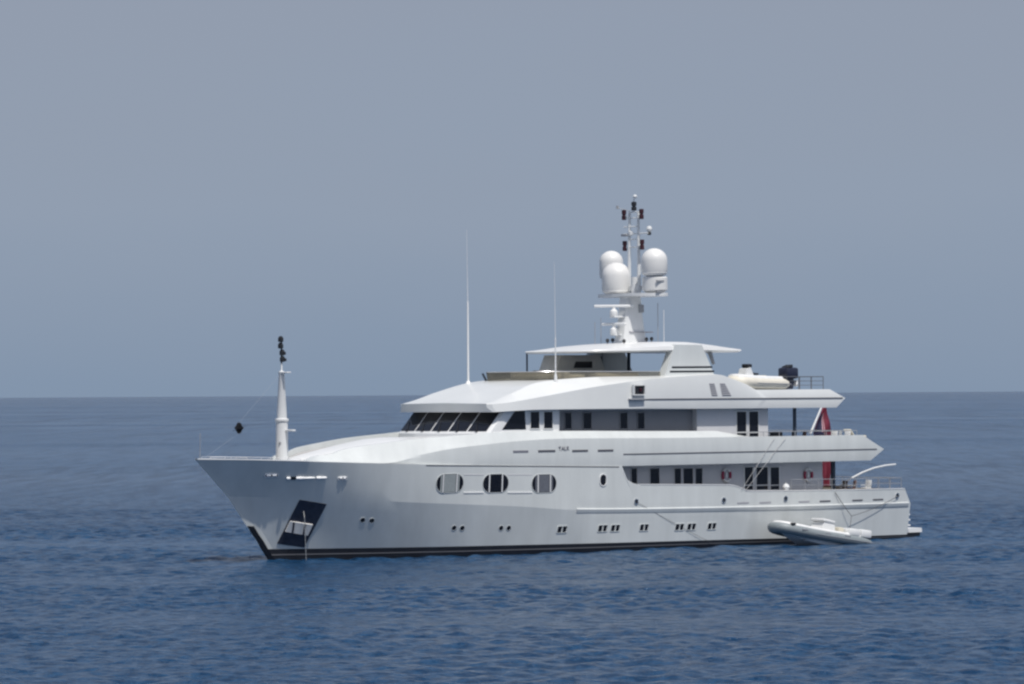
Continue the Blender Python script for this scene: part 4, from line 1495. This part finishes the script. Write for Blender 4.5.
# rescue boat with outboard on the boat deck
jet = rib_boat("deck_boat", 4.5, 2.0, .37, lambda t_: .50 + .05 * t_ + .12 * max(0, t_) ** 2, TUBEC, TUBEC)
mb = MB()
mb.add([(1.3, .4, .55), (.25, .4, .55), (.25, -.4, .55), (1.3, -.4, .55), (1.05, .34, 1.42), (.72, .34, 1.52), (.72, -.34, 1.52), (1.05, -.34, 1.42)], [(0, 1, 2, 3), (4, 7, 6, 5), (0, 4, 5, 1), (1, 5, 6, 2), (2, 6, 7, 3), (3, 7, 4, 0)])
cn = mb.build("console", WHITE3, jet)
mb = MB(); mb.rbox((.72, 0, 1.62), (.42, .6, .24), .08); mb.build("windshield", DARK, cn)
mb = MB(); mb.tube([(.45, -.2, 1.12), (.1, -.2, 1.16), (-.05, .2, 1.1), (.35, .2, 1.1)], .05, 6); mb.rbox((.15, 0, 1.1), (.5, .5, .12), .05); mb.build("steering_wheel", DARK, cn)
mb = MB(); mb.rbox((-.35, 0, .86), (.9, .7, .3), .1); mb.build("seat", CREAM, jet)
mb = MB()
mb.rbox((-2.95, 0, 1.15), (1.05, .9, .72), .14); mb.rbox((-2.9, 0, .65), (.7, .5, .7), .1); mb.rbox((-2.75, 0, .3), (1.0, .35, .34), .06)
ob = mb.build("outboard_engine", mat("outboard_dark_blue", (0.018, 0.022, 0.045), .35), jet)
for y in (-.28, .05, .34):
    mb = MB(); mb.rbox((-2.85 + y * .3, y, 1.55), (.5, .14, .2), .05, Matrix.Rotation(radians(18), 3, 'Y')); mb.build("cowl_fin", DARK, ob)
mb = MB(); mb.rbox((-3.5, .1, .5), (.2, .3, .4), .06); mb.build("trim_tab", WHITE2, ob)
jet.location = (-12.95, 3.75, 9.74)
tag(jet, "small cream inflatable boat with a dark outboard engine stowed on the yacht's top aft deck", "boat")
mb = MB()
for x in (-14.0, -12.2):
    mb = MB(); mb.rbox((x, 3.7, 9.80), (.25, 1.4, .2), .04); mb.build("boat_chock", WHITE2, yacht)


# ---- deck furniture
def chair(name, label, group, loc, rz, mc, mf):
    o = empty(name, loc, rz)
    mb = MB(); mb.rbox((0, 0, .42), (.5, .52, .10), .03); mb.build("seat", mc, o)
    mb = MB(); mb.rbox((-.24, 0, .70), (.08, .50, .48), .03, Matrix.Rotation(radians(-8), 3, 'Y')); mb.build("backrest", mc, o)
    for x in (-.2, .2):
        for y in (-.22, .22):
            mb = MB(); mb.tube([(x, y, 0), (x, y, .40)], .022, 6); mb.build("leg", mf, o)
    for y in (-.26, .26):
        mb = MB(); mb.rbox((0, y, .60), (.46, .05, .04), .012); mb.build("armrest", mf, o)
    return tag(o, label, "chair", group)
g = "deck chairs on the upper aft deck"
zd = 6.18
for px, y, lab, mc in ((791, 3.2, "reddish deck chair nearest the dark post on the upper aft deck", BROWN), (801, 3.4, "reddish deck chair just forward of the ensign staff", BROWN), (832, 3.2, "white deck chair just aft of the ensign on the upper deck", WHITE2), (836.5, 3.5, "white cushioned deck chair, second aft of the ensign", WHITE2), (845, 3.3, "white cushioned deck chair, third aft of the ensign", WHITE2)):
    q = P(px, 433, y)
    chair("deck_chair", lab, g, (q.x, y, zd), random.uniform(-.5, .5), mc, GREY)
q = P(855, 433, 3.2)
o = empty("sun_lounger", (q.x, 3.2, zd))
mb = MB(); mb.rbox((0, 0, .55), (1.5, .7, .18), .07); mb.build("mattress", CREAM, o)
mb = MB(); mb.rbox((.55, 0, .80), (.6, .68, .14), .06, Matrix.Rotation(radians(-50), 3, 'Y')); mb.build("backrest", CREAM, o)
mb = MB(); mb.rbox((0, 0, .42), (1.5, .7, .06), .02); [mb.box((x, y, .2), (.05, .05, .4)) for x in (-.6, .6) for y in (-.3, .3)]; mb.build("frame", GREY, o)
tag(o, "cream sun lounger at the aft end of the upper deck", "sun lounger")
q = P(775, 433, 3.2)
o = empty("deck_sofa", (q.x, 3.2, zd))
mb = MB(); mb.rbox((0, 0, .38), (2.0, .85, .40), .08); mb.build("seat", DARK, o)
mb = MB(); mb.rbox((-.15, -.38, .72), (1.7, .16, .42), .06); mb.build("backrest", DARK, o)
mb = MB(); mb.rbox((.75, .05, .78), (.32, .32, .28), .1); mb.build("cushion", WHITE2, o)
tag(o, "low dark sofa with a white cushion on the upper aft deck, beside the doors", "sofa")
g = "seats on the main aft deck"
for px, lab, mc in ((842, "brown cushioned seat at the foot of the curved white boom", BROWN), (851, "brown cushioned seat in the middle of the main aft deck", BROWN), (866, "pale seat aft of the brown seats on the main aft deck", WHITE3)):
    q = P(px, 488, 2.6)
    chair("dining_chair", lab, g, (q.x, 2.6, 2.92), random.uniform(-.6, .6), mc, WHITE3)
q = P(846.5, 488, 3.2)
o = empty("aft_deck_table", (q.x, 2.2, 2.46))
mb = MB(); mb.rbox((0, 0, 1.02), (1.9, 1.1, .07), .03); mb.build("tabletop", TEAK, o)
mb = MB(); mb.tube([(0, 0, 0), (0, 0, 1.0)], .09, 10); mb.lathe([(.4, 0), (.4, .04), (.1, .08)], (0, 0, 0), 16); mb.build("pedestal", STEEL, o)
tag(o, "teak table on the main aft deck under the upper deck overhang", "table")
